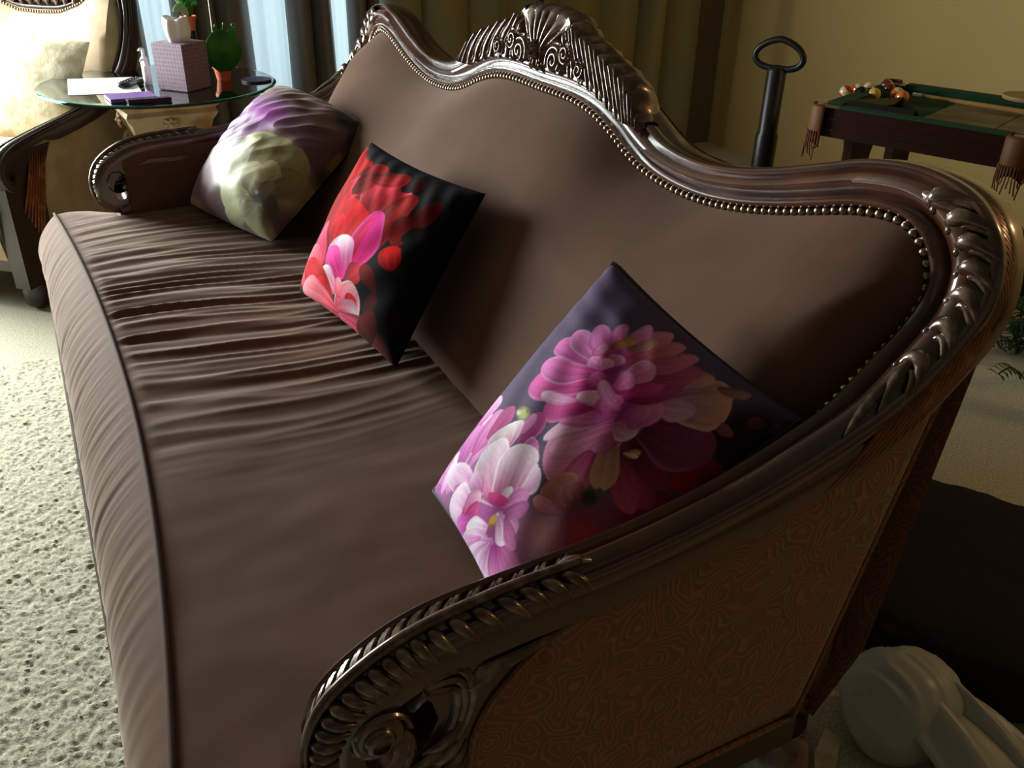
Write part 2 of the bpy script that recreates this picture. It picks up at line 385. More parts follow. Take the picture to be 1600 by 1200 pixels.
for x in np.linspace(-.378, .378, 505):
    ax = abs(x); zt = outl(x)+scal(x); lo = Iz(x)+.030; tt = lobe_s(ax, lo)/.036+.25
    zb = lo+.010*(1-abs(math.sin(math.pi*tt)))+(.0 if ax > .04 else -.006)
    zb = max(zb, lo-.01)
    if ax > .30: zb = max(zb, Iz(x)+.030+(ax-.30)*.35)
    zt = max(zt, zb+.012)
    sec = [(zb-.002, -.02), (zb, .004)]
    for v in np.linspace(0.02, .98, 56):
        z = zb+(zt-zb)*v; e = min(1, v/.06, (1-v)/.07)**.5; sec.append((z, .003+(relief(x, z)-.003)*e))
    d_ = 1-.45*float(sstep(.31, .378, ax)); sec += [(zt, .001), (zt+.003*d_, -.008*d_), (zt+.002*d_, -.022*d_), (zt-.004, -.045*d_), (zt-.02, -.060*d_), (zt-.045, -.064*d_)]
    rows.append([bk(x, z, h) for z, h in sec])
cb.grid(rows)
cb.obj('crest_carving', M['carving'], crest, angle=70)

# corner carvings and scroll leaves on the rail
for sx in (1, -1):
    fx = lambda p: (sx*p[0], p[1], p[2])
    cc = MB()
    K0, K1 = 12.9*SP, 17.2*SP
    ks = np.linspace(K0, K1, 7)
    for i, k in enumerate(ks):
        n0 = Nn[int(k)].copy(); n0[0] *= sx
        lobe(cc, fx(rail(k, .50, .008)), fx(rail(k-2.4, .74, .020)), fx(rail(k+3.0, 1.0, .0)), .0105, n0, flat=.65, n=8)
        cc.ball(fx(rail(k+.1, .50, .009)), .0065, n=8, m=6)
        lobe(cc, fx(rail(k+1.0, .62, .007)), fx(rail(k-.2, .82, .013)), fx(rail(k+4.4, 1.0, -.004)), .0055, n0, flat=.8)
    for k in (K0-1, K1, K1+2.5):
        n0 = Nn[int(k)].copy(); n0[0] *= sx
        lobe(cc, fx(rail(k-1.5, .60, .008)), fx(rail(k+1, .62, .018)), fx(rail(k+5, .86, .003)), .008, n0, flat=.7)
    cc.obj('corner_carving', M['carving'], arm_obj[sx])
    cs = MB()
    for i, k in enumerate(np.linspace(K0+3, K1+6, 30)):
        wv = Wn[int(k)].copy(); wv[0] *= sx
        g_ = 1+.5*math.sin(i*1.3)
        lobe(cs, fx(rail(k-2, .96, -.002)), fx(rail(k+1.0, 1.05, -.020)), fx(rail(k+4.4, .96, -.046)), .0038, wv, flat=.7, n=6, seg=7)
    cs.obj('corner_leaf', M['carving_lamplit'], arm_obj[sx])
    lf = MB(); k0 = (NB+6.2)*SP; k1 = (NB+12.6)*SP
    mid = [fx(rail(k, .74-.06*math.sin((k-k0)/(k1-k0)*math.pi), .018)) for k in np.linspace(k0, k1, 24)]
    lf.tube(mid, [.0035+.003*math.sin(math.pi*t) for t in np.linspace(.1, 1, 24)], n=8)
    for i, k in enumerate(np.linspace(k0+1.2, k1-.3, 24)):
        mu = .74-.06*math.sin((k-k0)/(k1-k0)*math.pi)
        n0 = Nn[int(k)].copy(); n0[0] *= sx
        g = math.sin(math.pi*min(1, (k-k0)/(k1-k0)*.85+.15))
        bkk = 2.8-1.2*(i/23)
        for du, rr in ((0, .0042), (1.0, .0030)):
            lobe(lf, fx(rail(k+du*.45, mu-.02, .014)), fx(rail(k-bkk*.35+du*.45, mu-.30*g-.06, .015)), fx(rail(k-bkk+du*.4, .04, .002)), rr*.9, n0, flat=.9, n=6, seg=6)
        lobe(lf, fx(rail(k+.15, mu+.04, .011)), fx(rail(k-.1, 1.00, .012)), fx(rail(k-1.0, 1.01, -.020*g)), .0078, n0, flat=.9, n=8, seg=8)
    lobe(lf, fx(rail(k0-.9, .66, .010)), fx(rail(k0+.2, .58, .018)), fx(rail(k0+1.6, .68, .013)), .008, Nn[int(k0)]*np.array([sx, 1, 1]))
    lf.obj('acanthus_leaf', M['carving'], arm_obj[sx])

# arm posts
post_poly = [(-.49,.606),(-.60,.606),(-.632,.592),(-.640,.575),(-.628,.560),(-.622,.535),(-.632,.510),(-.652,.490),(-.690,.476),(-.705,.45),(-.690,.41),(-.668,.36),(-.655,.30),(-.650,.20),(-.585,.20),(-.588,.44),(-.578,.49),(-.561,.534),(-.535,.568),(-.50,.592)]
for sx in (1, -1):
    pm = MB().prism(post_poly, lambda a, b, h: (sx*h, a, b), .988, 1.050)
    post = pm.obj('arm_post', M['wood'], sofa, angle=35)
    pc = MB(); nx = (sx, 0, 0)
    for dr in (0, .014, .028):
        pc.tube([(sx*1.052, y, z) for y, z in cr([(-.640+dr*.2,.592-dr*.4),(-.60+dr*-.2,.592-dr*.9+.004),(-.585-dr*.6,.560-dr*.3),(-.592-dr*.6,.520),(-.615-dr*.5,.49+dr*.2),(-.655,.468+dr*.3)], 5)], .005, n=7)
    for i in range(7):
        y0 = -.60+.012*i; z0 = .585-.014*(6-i)*.3
        lobe(pc, (sx*1.050, -.596+.003*i, .560+.004*i), (sx*1.062, -.572+.008*i, .572+.003*i), (sx*1.050, -.545+.016*i, .582+.004*i), .0055, nx)
    for i in range(6):
        z0 = .52-.022*i
        lobe(pc, (sx*1.050, -.640+.002*i, z0-.03), (sx*1.064, -.610, z0-.012), (sx*1.050, -.590, z0+.012), .007, nx)
    for i in range(3):
        lobe(pc, (sx*1.050, -.66, .475-.02*i), (sx*1.064, -.635, .492-.02*i), (sx*1.050, -.612, .50-.02*i), .006, nx)
    pc.obj('post_carving', M['carving'], post)

# seat
def yp(x): return -.808-(.09 if x > 0 else .055)*(x/1.1)**2
ZS = .45
def fold(x, y):
    m_ = float(sstep(-1.12, -.85, x)*(1-sstep(.05, .55, x)))
    edge = float(sstep(0, .03, -(yp(x)-y)*1.0))
    deep = float(sstep(-.1, -.35, -0-(y+.0)) if False else 1)
    u = x+.035*math.sin(y*5+x*2)+.05*(y+.5)*math.sin(x*3.1)
    n1 = noise.noise(Vector((u*24, y*2.0, 1.3))); n2 = noise.noise(Vector((u*55, y*3.4, 7.1)))
    r1 = (1-abs(n1)*2.2); r2 = n2
    a = .0085*r1+.0034*r2+.005*noise.noise(Vector((u*11, y*1.2, 3)))
    strong = .35+.65*math.exp(-((x+.22)/.42)**2)
    soft = .0045*noise.noise(Vector((x*4, y*5, 2)))+.0012*noise.noise(Vector((x*17, y*13, 5)))
    return edge*(a*m_*strong+soft)
xs = np.concatenate([np.linspace(-1.135, -1.0, 18), np.linspace(-.99, .6, 330), np.linspace(.61, 1.0, 40), np.linspace(1.005, 1.135, 18)])
top_rows = []; front_rows = []; tp = []; bp_ = []
for x in xs:
    ax = abs(x); endr = 1-sstep(1.09, 1.14, ax)
    f = yp(x)+.012*(1-endr); b = -.15 if ax < .985 else -.66-(ax-1.0)*1.25
    b = max(b, f+.03); row = []
    for t in np.linspace(0, 1, 64):
        y = b+(f-b)*t**.9
        z = ZS-.012*(1-min(1, (ax/1.0)**2))*math.sin(math.pi*t)-.022*(1-endr)+.014*math.sin(math.pi*min(1, t*1.0))*(1 if ax < .985 else .3)
        z += fold(x, y); row.append((x, y, z))
    top_rows.append(row)
    tp.append((x, f, ZS-.022*(1-endr)+.0035)); fr = []
    for t in np.linspace(0, 1, 22):
        y = f+(-.915-f+.02*(1-endr))*t-.030*math.sin(math.pi*min(1, t*1.02))**.8
        z = (ZS-.022*(1-endr))*(1-t)+.295*t
        w_ = .0022*noise.noise(Vector((x*42+18*(z-.3)*(1+t), z*7, 4)))+.0012*noise.noise(Vector((x*95+30*(z-.3), z*9, 8)))
        fr.append((x*(1-.004*t*(ax > 1)), y+w_*math.sin(math.pi*t)**.5*1.6, z))
    front_rows.append(fr); bp_.append((x, -.917+.02*(1-endr), .294))
sm = MB(); sm.grid(top_rows)
sm.grid(front_rows)
# ends of the T-shaped cushion and the underside band
for sgn, idx in ((-1, 0), (1, len(xs)-1)):
    pts = [top_rows[idx][j] for j in range(0, 64, 7)]+[front_rows[idx][j] for j in range(1, 22, 3)]
    low = [(p[0]*.995, p[1], .295) for p in pts]
    sm.grid([pts, [((a[0]+b[0])/2+sgn*.008, (a[1]+b[1])/2, (a[2]+b[2])/2) for a, b in zip(pts, low)], low])
for sgn in (1, -1):   # back faces of the ears beside the posts
    rr = [(r[0]) for r, x in zip(top_rows, xs) if .985 <= abs(x) and x*sgn > 0]
    sm.grid([rr, [(p[0], p[1], .295) for p in rr]])
seat = sm.obj('seat_cushion', M['suede'], sofa, angle=75)
MB().tube(tp, .0042, n=8).obj('piping', M['piping'], seat)
MB().tube(bp_, .0042, n=8).obj('piping', M['piping'], seat)
# seat deck and apron below the cushion
dk = MB(); P0 = []
for x in np.linspace(-1.10, 1.10, 25):
    yy = -.900
    P0.append([(x, yy, .295), (x, yy-.002, .22), (x, yy+.03, .215)])
dk.grid(P0); dk.box((-1.10, -.895, .215), (1.10, -.80, .290)); dk.box((-1.02, -.80, .215), (1.02, .0, .40))
dk.obj('seat_deck', M['suede'], sofa)
ap = MB().box((-1.09, -.90, .15), (1.09, -.865, .215)); ap.box((-1.03, -.05, .215), (1.03, -.03, .25))
for sx in (1, -1): ap.box((sx*1.02, -.87, .215), (sx*1.056, -.085, .262))
ap.obj('apron', M['darkwood'], sofa, smooth=False)
for sx in (1, -1):
    for y in (-.82, -.075):
        fb = MB().lathe([(.02, FZ), (.046, FZ+.004), (.054, FZ+.04), (.042, FZ+.09), (.050, FZ+.13), (.064, FZ+.19), (.066, FZ+.235), (.050, FZ+.275), (.042, FZ+.285), (.042, .218)], sx*1.015, y, 0, n=20)
        for k in range(10):
            a = 2*math.pi*k/10; ca, sa = math.cos(a), math.sin(a)
            lobe(fb, (sx*1.015+.05*ca, y+.05*sa, .180), (sx*1.015+.074*ca, y+.074*sa, .13), (sx*1.015+.060*ca, y+.056*sa, .06), .008, (ca, sa, 0), n=6, seg=6)
        fb.obj('foot', M['wood'], sofa)

# back upholstery
zk = np.array([.40, .45, .53, .62, .70, .76, .82, .87, .93]); yk = np.array([-.275, -.262, -.226, -.178, -.135, -.100, -.058, -.022, .02])
def ys(z): return float(np.interp(z, zk, yk))
ysm = lambda z: (ys(z-.02)+ys(z-.01)+ys(z)+ys(z+.01)+ys(z+.02))/5
IX = np.array([p[0] for p in cr(I2, 8)]); IZ = np.array([p[1] for p in cr(I2, 8)])
def topz(x): return float(np.interp(abs(x), IX, IZ))
xb = np.concatenate([-np.linspace(.987, .90, 14), np.linspace(-.89, .89, 90), np.linspace(.90, .987, 14)])
rows = []
for x in xb:
    zt = topz(x)-.004; row = []
    for t in np.linspace(0, 1, 48):
        z = .42+(zt-.42)*(t**.92)
        d = min(zt-z, (.990-abs(x))*1.3+.0)
        e = 1-math.exp(-max(d, 0)/.045)
        base = LEAN*(z-.45)+.006
        y = base+(ysm(z)-base)*min(1, e*1.06)
        y += .003*noise.noise(Vector((x*5, z*6, 9)))
        row.append((x, y, z))
    rows.append(row)
backu = MB().grid(rows).obj('back_upholstery', M['suede'], sofa, angle=80)
# outer back
rows = []
for x in np.linspace(-1.04, 1.04, 60):
    zt = Oz(x)-.01; rows.append([(x, LEAN*(z-.45)+.062+.0*z, z) if z > .3 else (x, -.03, z) for z in np.linspace(.22, zt, 8)])
MB().grid(rows).obj('outer_back', M['paisley'], sofa, angle=80)

# inner arm pads
for sx in (1, -1):
    rows = []
    for k in np.linspace(KC, (NB+9)*SP, 40):
        p = rail(k, .0, -.012); row = []
        for t in np.linspace(0, 1, 14):
            z = .40+(p[2]-.40)*t
            bulge = .022*math.sin(math.pi*t)**.7
            row.append((sx*(p[0]-.004-bulge+.004), p[1], z))
        rows.append(row)
    MB().grid(rows).obj('arm_pad', M['suede'], sofa, angle=80)

# outer arm panels
for sx in (1, -1):
    rows = []
    Yc = np.concatenate([np.linspace(-.590, -.50, 16), np.linspace(-.49, .05, 36)])
    kk = np.linspace(KC, (NB+9)*SP, 120); low = np.array([rail(k, .98, -.030) for k in kk])
    edge = []
    for y in Yc:
        j = np.argsort(low[:, 1]); zt = float(np.interp(y, low[j, 1], low[j, 2]))
        zt = min(zt, float(np.interp(y, [-.590, -.586, -.575, -.561, -.53, -.50], [.44, .485, .515, .538, .570, .592])) if y < -.5 else 9)
        zb = .262 if y < -.088 else .262+(y+.088)*3.95
        zb = min(zb, zt-.01); row = []
        for t in np.linspace(0, 1, 12):
            z = zb+(zt-zb)*t
            ex = (1-math.exp(-min(t*(zt-zb), (1-t)*(zt-zb)+.006, (y+.596))/.018))
            row.append((sx*(1.046+.010*ex), y, z))
        rows.append(row); edge.append((zt, zb, y))
    pan = MB().grid(rows).obj('arm_panel', M['paisley'], sofa, angle=80)
    g = MB()
    path = [(sx*1.052, y, zt-.004) for zt, zb, y in edge if y < -.50]
    path = [(sx*1.052, -.588, z) for z in np.linspace(.27, .43, 6)]+path
    g.tube(path, .004, n=6)
    pr = [(sx*1.052, y, zb) for zt, zb, y in edge]; g.tube(pr, .0045, n=6)
    g.obj('gimp_trim', M['paisley'], pan)
    # rear edge return
    rr = [(sx*1.047, y, zb) for zt, zb, y in edge if y > -.09]
    MB().grid([rr, [(p[0]*.97, p[1]+.03, p[2]) for p in rr]]).obj('panel_return', M['paisley'], sofa)

# nailheads
nh = MB(); n = 10
pr = [(.0064, 0), (.0062, .002), (.0050, .0042), (.0028, .0057), (.0004, .0062)]
nh.lathe(pr, n=n)
nailo = nh.obj('nailhead', M['brass']); nail_me = nailo.data; bpy.data.objects.remove(nailo)
path = [bk(x, z) for x, z in zip(IX, IZ)]+[np.array(p) for p in cr([NI[NB-1], NI[NB], NI[NB+1], NI[NB+2]], 6)[1:]]
path = np.array(path); full = np.vstack([(path[::-1])*np.array([-1, 1, 1]), path[1:]])
seg = np.linalg.norm(np.diff(full, axis=0), axis=1); cum = np.concatenate([[0], np.cumsum(seg)])
cnt = int(cum[-1]/.0142)
for i in range(cnt+1):
    s = cum[-1]*i/cnt
    p = np.array([np.interp(s, cum, full[:, j]) for j in range(3)])
    nrm = np.array([0, -1, LEAN*.9]);
    o = bpy.data.objects.new('nailhead', nail_me); C.objects.link(o); o.parent = sofa
    cxn = np.array([0, 0, .925-.45]);
    inward = np.array([-np.sign(p[0])*.3, 0, -1.0])
    o.location = p+np.array([0, -.002, 0])+inward*.0045*np.array([1, 1, 1])
    o.rotation_euler = Vector(nrm+np.array([0, 0, -.25])).to_track_quat('Z', 'Y').to_euler()

# ------------------------------------------------------------------ cushions
def quad_pt(Cn, S, T, pinch):
    S2 = S*(1-pinch*(1-T**2)); T2 = T*(1-pinch*(1-S**2))
    a = (S2+1)/2; b = (T2+1)/2
    TL, TR, BL, BR = [np.array(q, float) for q in Cn]
    return ((1-a)*(1-b))[..., None]*BL+(a*(1-b))[..., None]*BR+((1-a)*b)[..., None]*TL+(a*b)[..., None]*TR
def quad_n(Cn):
    TL, TR, BL, BR = [np.array(q, float) for q in Cn]
    n = np.cross(TR-BL, TL-BR); n /= np.linalg.norm(n); return -n if n[1] > 0 else n
CUSH = {
 'pink': dict(C=[(.662,-.182,.815),(.972,-.105,.708),(.620,-.443,.480),(.950,-.480,.482)], th=.085, tb=.045, pinch=.045),
 'red':  dict(C=[(-.245,-.214,.782),(.190,-.150,.780),(-.215,-.412,.476),(.218,-.350,.476)], th=.075, tb=.04, pinch=.06),
 'far':  dict(C=[(-.995,-.215,.772),(-.630,-.085,.726),(-.950,-.515,.480),(-.560,-.385,.476)], th=.115, tb=.04, pinch=-.02),
}
def wr_pink(S, T): return .0022*np.sin(34*T+9*S+2*np.sin(5*S))*np.clip(T, 0, 1)**1.5*(1-T**8)+.0015*np.sin(15*S+9*T)*(1-S**4)
def wr_red(S, T): return .004*np.sin(26*S+14*T)*np.clip(T, 0, 1)**2*(1-T**8)+.002*np.sin(11*S-9*T)
def wr_far(S, T):
    out = np.zeros_like(S); a, b = S.shape
    for i in range(a):
        for j in range(b):
            x, y = S[i, j], T[i, j]; u = .8*x+.6*y; v = -.6*x+.8*y
            w_ = min(1, max(0, .35+.65*y)); q = noise.noise(Vector((u*1.6+.5*v, v*5.5, 2)))
            out[i, j] = w_*.016*(.5-abs(q)*1.6)+.005*noise.noise(Vector((x*4, y*4, 5)))
    return out
WR = {'pink': wr_pink, 'red': wr_red, 'far': wr_far}
def cush_front(key, S, T):
    d = CUSH[key]; P = quad_pt(d['C'], S, T, d['pinch']); n = quad_n(d['C'])
    h = d['th']*(np.clip(1-S**2, 0, 1)*np.clip(1-T**2, 0, 1))**.42
    return P+n*(h+WR[key](S, T)*(np.clip(1-S**2, 0, 1)*np.clip(1-T**2, 0, 1))**.3)[..., None]
#PAINT
def petal(col, S, T, b, t, wd, c0, c1, edge=None, vein=.0, seed=0, bend=0.0):
    """paint one printed petal: base b, tip t in cloth coordinates, width wd"""
    b = np.array(b, float); t = np.array(t, float); L = np.linalg.norm(t-b)
    if L < 1e-6: return
    d = (t-b)/L; q = np.array([-d[1], d[0]])
    X = S-b[0]; Y = T-b[1]; s = (X*d[0]+Y*d[1])/L; v = (X*q[0]+Y*q[1])
    v = v-bend*L*np.sin(np.pi*np.clip(s, 0, 1))
    hw = .5*wd*np.where(s > .62, np.sqrt(np.clip(1-((s-.62)/.38)**2, 0, 1)), .28+.72*np.sin(np.pi/2*np.clip(s/.62, 0, 1)))
    hw = hw*(1+.06*np.sin(9*s+seed))
    ins = (s > 0) & (s < 1); a = np.clip((hw-np.abs(v))/.012+.5, 0, 1)*ins
    if not a.any(): return
    r = np.clip(s, 0, 1)[..., None]; c = np.array(c0)*(1-r)+np.array(c1)*r
    vv = v/np.maximum(hw, 1e-4)
    c = c*(1+vein*(np.sin(vv*9+seed)*.6+np.sin(vv*21+seed*2)*.4)*(1-s))[..., None]
    c = c*(1-.30*np.clip(vv*1.0, 0, 1)**2)[..., None]
    if edge is not None:
        e = np.clip((np.abs(vv)-.78)/.2, 0, 1)[..., None]*.7; c = c*(1-e)+np.array(edge)*e
    col[:] = col*(1-a[..., None])+np.clip(c, 0, 1)*a[..., None]
def H(h): return np.array(hexc(h))
def blob(col, S, T, c, r, colr, soft=.4, sx=1, sy=1):
    d = np.hypot((S-c[0])/sx, (T-c[1])/sy)/r; a = np.clip((1-d)/soft, 0, 1)[..., None]
    col[:] = col*(1-a)+np.array(colr)*a
PRINTS = {}
PRINTSPEC = {
 'pink': [
  ('B',(0.969,0.708),115.5,'#3d2d36',0.5,0.0025,0.0026),
  ('B',(0.573,0.192),115.5,'#743858',0.6,0.0036,0.0026),
  ('B',(0.8,-0.306),105.0,'#80404c',0.8,0.0029,0.0026),
  ('B',(0.944,-0.058),80.5,'#763040',0.8,0.0026,0.0026),
  ('B',(0.587,-0.504),66.5,'#c49aa2',0.8,0.0036,0.0031),
  ('B',(0.8,-0.306),38.5,'#9c4850',0.9,0.0029,0.0026),
  ('P',(0.542,0.248),(1.029,0.298),0.19,'#5a2034','#b03c34',None),
  ('P',(0.779,0.217),(1.0,0.496),0.128,'#7a2c38','#a2484a',None),
  ('P',(0.854,0.212),(1.031,0.343),0.135,'#8a3034','#b4402e',None),
  ('P',(0.879,0.1),(1.0,0.096),0.154,'#6a2230','#a03a38',None),
  ('P',(0.554,0.171),(0.954,0.054),0.195,'#6a2a44','#a05068',None),
  ('P',(0.579,0.238),(0.921,0.212),0.173,'#4a1c30','#8a4052',None),
  ('P',(0.546,0.129),(0.919,-0.033),0.168,'#7a3048','#b06478',None),
  ('P',(0.538,0.329),(0.921,0.529),0.34,'#5a2840','#96587c','#a86c8c'),
  ('P',(0.525,0.404),(0.788,0.575),0.178,'#6a2e50','#8f5078',None),
  ('P',(0.479,0.562),(0.729,0.804),0.399,'#9c6aa0','#dcb09c','#e8c8b0'),
  ('P',(0.396,0.496),(0.646,0.629),0.176,'#b880a8','#dcb0c8',None),
  ('P',(0.379,0.721),(0.504,0.858),0.142,'#b06080','#d8b0a8',None),
  ('P',(0.562,0.833),(0.725,0.921),0.09,'#8a6070','#b09090',None),
  ('P',(0.837,0.625),(0.854,0.696),0.111,'#8a5060','#a07078',None),
  ('P',(0.958,0.837),(0.867,0.804),0.093,'#5a3a44','#7a4c58',None),
  ('P',(0.981,0.825),(0.971,0.908),0.047,'#60404a','#80545e',None),
  ('P',(0.45,0.248),(0.2,-0.219),0.479,'#a83c78','#e6a8c8','#f4c8dc'),
  ('P',(0.4,0.269),(0.158,-0.135),0.203,'#c86aa0','#f0bcd8',None),
  ('P',(0.337,0.279),(0.017,-0.115),0.136,'#d070a8','#ffdcf0',None),
  ('P',(0.329,0.312),(-0.004,0.037),0.116,'#c05898','#f0a8d4',None),
  ('P',(0.412,0.054),(0.529,-0.204),0.25,'#a04870','#c88098',None),
  ('P',(0.608,-0.29),(0.346,-0.229),0.259,'#8a4a58','#c09088','#d0a8a0'),
  ('P',(0.596,-0.338),(0.358,-0.39),0.096,'#a06070','#e0a8b8',None),
  ('P',(0.642,-0.223),(0.488,-0.179),0.161,'#7a3c48','#a87878',None),
  ('P',(0.433,0.194),(0.688,-0.071),0.17,'#a06a70','#c8a890','#d0b8a0'),
  ('P',(0.45,0.248),(0.412,0.054),0.129,'#a04c78','#d08cae',None),
  ('P',(0.367,0.26),(0.525,0.306),0.165,'#b878a0','#d8b8c8','#e8d0d8'),
  ('P',(0.592,0.21),(0.662,0.229),0.05,'#a06a60','#d8a890',None),
  ('P',(0.575,0.173),(0.667,0.215),0.037,'#c09a90','#e0c0b0',None),
  ('P',(0.454,0.296),(0.421,0.538),0.189,'#c06aa0','#e0a0c8',None),
  ('P',(0.371,0.304),(0.429,0.471),0.125,'#b05090','#e8a8d0',None),
  ('B',(0.671,-0.146),24.5,'#3c4238',0.5,0.0031,0.0026),
  ('B',(0.679,-0.079),10.5,'#5a6450',0.5,0.0031,0.0026),
  ('B',(-0.021,0.379),115.5,'#a85090',0.6,0.0049,0.0022),
  ('P',(0.204,0.396),(0.4,0.74),0.244,'#8a2a58','#b86090',None),
  ('P',(0.158,0.385),(0.279,0.696),0.255,'#b03878','#d070a8',None),
  ('P',(0.137,0.538),(0.421,0.846),0.192,'#8a3450','#c07890',None),
  ('P',(0.075,0.56),(0.269,0.908),0.166,'#a84068','#dc98b4',None),
  ('P',(0.025,0.573),(0.125,0.912),0.147,'#b04c68','#e0a0a8',None),
  ('P',(-0.021,0.562),(-0.033,0.921),0.169,'#a84460','#e8a4c0',None),
  ('P',(-0.062,0.554),(-0.192,0.862),0.14,'#b84c90','#eeb0dc',None),
  ('P',(-0.113,0.538),(-0.317,0.748),0.136,'#b04890','#e8a0d4',None),
  ('P',(0.158,0.319),(-0.213,0.029),0.309,'#b83080','#e87cbc','#f4a8d4'),
  ('P',(0.021,0.371),(-0.542,0.052),0.297,'#c03c88','#ea84c4','#f8b8e0'),
  ('P',(-0.058,0.419),(-0.604,0.2),0.206,'#c84c98','#f0a0d8','#fbd0ee'),
  ('P',(-0.117,0.456),(-0.654,0.35),0.186,'#b84898','#e890d0','#f8c4ea'),
  ('P',(-0.138,0.488),(-0.596,0.488),0.159,'#c460a8','#f4b4e4','#fdd8f4'),
  ('P',(-0.142,0.506),(-0.477,0.635),0.156,'#b85098','#eca4d8',None),
  ('P',(0.242,0.335),(-0.05,0.219),0.113,'#e08cc4','#ffd4ee',None),
  ('P',(-0.008,0.194),(-0.333,0.069),0.091,'#e89acc','#ffe0f4',None),
  ('P',(0.117,0.465),(0.165,0.685),0.194,'#c460a0','#efaed6','#f6c8e4'),
  ('P',(0.11,0.415),(0.123,0.552),0.187,'#d070a8','#eda8d0',None),
  ('P',(0.046,0.387),(-0.113,0.379),0.121,'#c04c90','#e890c8',None),
  ('P',(-0.108,0.469),(-0.256,0.44),0.114,'#d878b8','#f4b8e0',None),
  ('P',(-0.071,0.496),(-0.092,0.59),0.143,'#c868a8','#f0acd8',None),
  ('P',(-0.088,0.438),(-0.121,0.529),0.117,'#e088c4','#fbc8ea',None),
  ('P',(-0.275,0.469),(-0.238,0.579),0.124,'#b8588c','#f0b8dc',None),
  ('P',(-0.208,0.579),(-0.125,0.729),0.091,'#a06048','#dcae8c',None),
  ('P',(-0.096,0.646),(0.008,0.812),0.099,'#a0686c','#e0b4b0',None),
  ('P',(0.25,0.26),(0.133,0.365),0.195,'#cc5ca0','#e08cc0',None),
  ('P',(0.3,0.335),(-0.013,0.387),0.1,'#d880b8','#f0b4dc',None),
  ('B',(0.025,-0.738),98.0,'#b46aa4',0.7,0.0074,0.004),
  ('B',(-0.9,-0.796),46.7,'#c490bc',0.7,0.017,0.0085),
  ('B',(0.533,-0.804),46.7,'#b878a4',0.8,0.0059,0.004),
  ('B',(-1.25,-0.507),35.0,'#e8d8e8',0.7,0.0005,0.005),
  ('P',(-0.583,-0.712),(-0.785,-0.265),0.227,'#d890cc','#ffeefb',None),
  ('P',(-0.573,-0.873),(-0.833,-0.648),0.268,'#e0a0d8','#fff0fc',None),
  ('P',(-0.746,-0.871),(-1.158,-0.787),0.337,'#c878bc','#f4c8ec',None),
  ('P',(-0.746,-0.938),(-0.721,-0.658),0.187,'#e8b0e0','#ffffff',None),
  ('P',(-0.621,-0.692),(-0.798,-0.381),0.26,'#b860a8','#eca8dc',None),
  ('P',(-0.477,-0.619),(-0.527,-0.319),0.168,'#d080c0','#ffdff6',None),
  ('P',(-0.552,-0.552),(-0.55,-0.188),0.289,'#c060a4','#f6b8e4',None),
  ('P',(-0.485,-0.402),(-0.5,-0.123),0.179,'#b8508c','#e088bc',None),
  ('P',(-0.808,-0.406),(-0.919,-0.173),0.352,'#d080bc','#ffd8f4',None),
  ('B',(-0.329,-0.108),17.5,'#c8cc98',0.6,0.0068,0.0031),
  ('B',(-0.396,-0.125),7.0,'#eef0c8',0.7,0.0072,0.0033),
  ('B',(-0.308,-0.073),5.8,'#8a9464',0.6,0.0063,0.0031),
  ('P',(-0.092,-0.26),(-0.175,-0.006),0.201,'#a04480','#d070ac','#e8a0cc'),
  ('P',(-0.225,-0.246),(-0.208,-0.044),0.107,'#c868a8','#f0b8dc',None),
  ('P',(-0.212,-0.375),(-0.396,-0.225),0.35,'#b83c8c','#ffffff','#ffe8fa'),
  ('P',(-0.033,-0.348),(0.069,-0.181),0.263,'#b04890','#eca0d8','#f8c8ec'),
  ('P',(0.167,-0.481),(0.188,-0.246),0.285,'#c050a0','#ffeafc','#ffffff'),
  ('P',(0.108,-0.594),(-0.402,-0.394),0.381,'#c4388c','#fff4ff','#ffffff'),
  ('P',(0.142,-0.596),(-0.092,-0.231),0.39,'#b83484','#fff2ff','#ffffff'),
  ('P',(-0.083,-0.679),(-0.781,-0.775),0.198,'#c860b0','#fff0ff','#ffffff'),
  ('P',(-0.252,-0.727),(-0.523,-0.806),0.098,'#c050a0','#e088cc',None),
  ('P',(-0.125,-0.654),(-0.352,-0.635),0.133,'#d070b8','#ffe0fa',None),
  ('P',(-0.027,-0.81),(-0.492,-0.904),0.347,'#d880c8','#fff6ff','#ffffff'),
  ('P',(-0.196,-0.879),(-0.125,-0.654),0.162,'#c83c84','#ffd8f4',None),
  ('P',(-0.158,-0.879),(-0.058,-0.712),0.14,'#b83078','#e070b0',None),
  ('P',(0.027,-0.823),(-0.26,-1.024),0.231,'#c04ca0','#e89adc',None),
  ('P',(0.185,-0.756),(-0.077,-0.902),0.157,'#f0c8ec','#ffffff',None),
  ('P',(0.306,-0.769),(0.208,-1.112),0.246,'#e0a0d8','#ffffff',None),
  ('P',(0.306,-0.769),(0.446,-0.988),0.187,'#d088c8','#ffeefc',None),
  ('P',(0.321,-0.779),(0.608,-0.912),0.175,'#b850a0','#f0c0e4',None),
  ('P',(0.35,-0.762),(0.69,-0.844),0.144,'#a84490','#e8b0dc',None),
  ('P',(0.367,-0.738),(0.704,-0.754),0.108,'#b860a0','#e8a8d4',None),
  ('P',(0.25,-0.804),(-0.106,-1.093),0.216,'#e8b8e4','#ffffff',None),
  ('P',(0.175,-0.829),(-0.257,-1.069),0.074,'#d888cc','#fff0ff',None),
  ('P',(0.158,-0.61),(0.308,-0.402),0.174,'#b05c98','#e8a8d8','#f4c8e8'),
  ('P',(0.219,-0.615),(0.383,-0.448),0.133,'#9a4c84','#d890c4',None),
  ('P',(0.238,-0.629),(0.45,-0.602),0.108,'#a04c84','#e8b0d8',None),
  ('P',(0.194,-0.631),(0.431,-0.71),0.143,'#d898cc','#fdeefb',None),
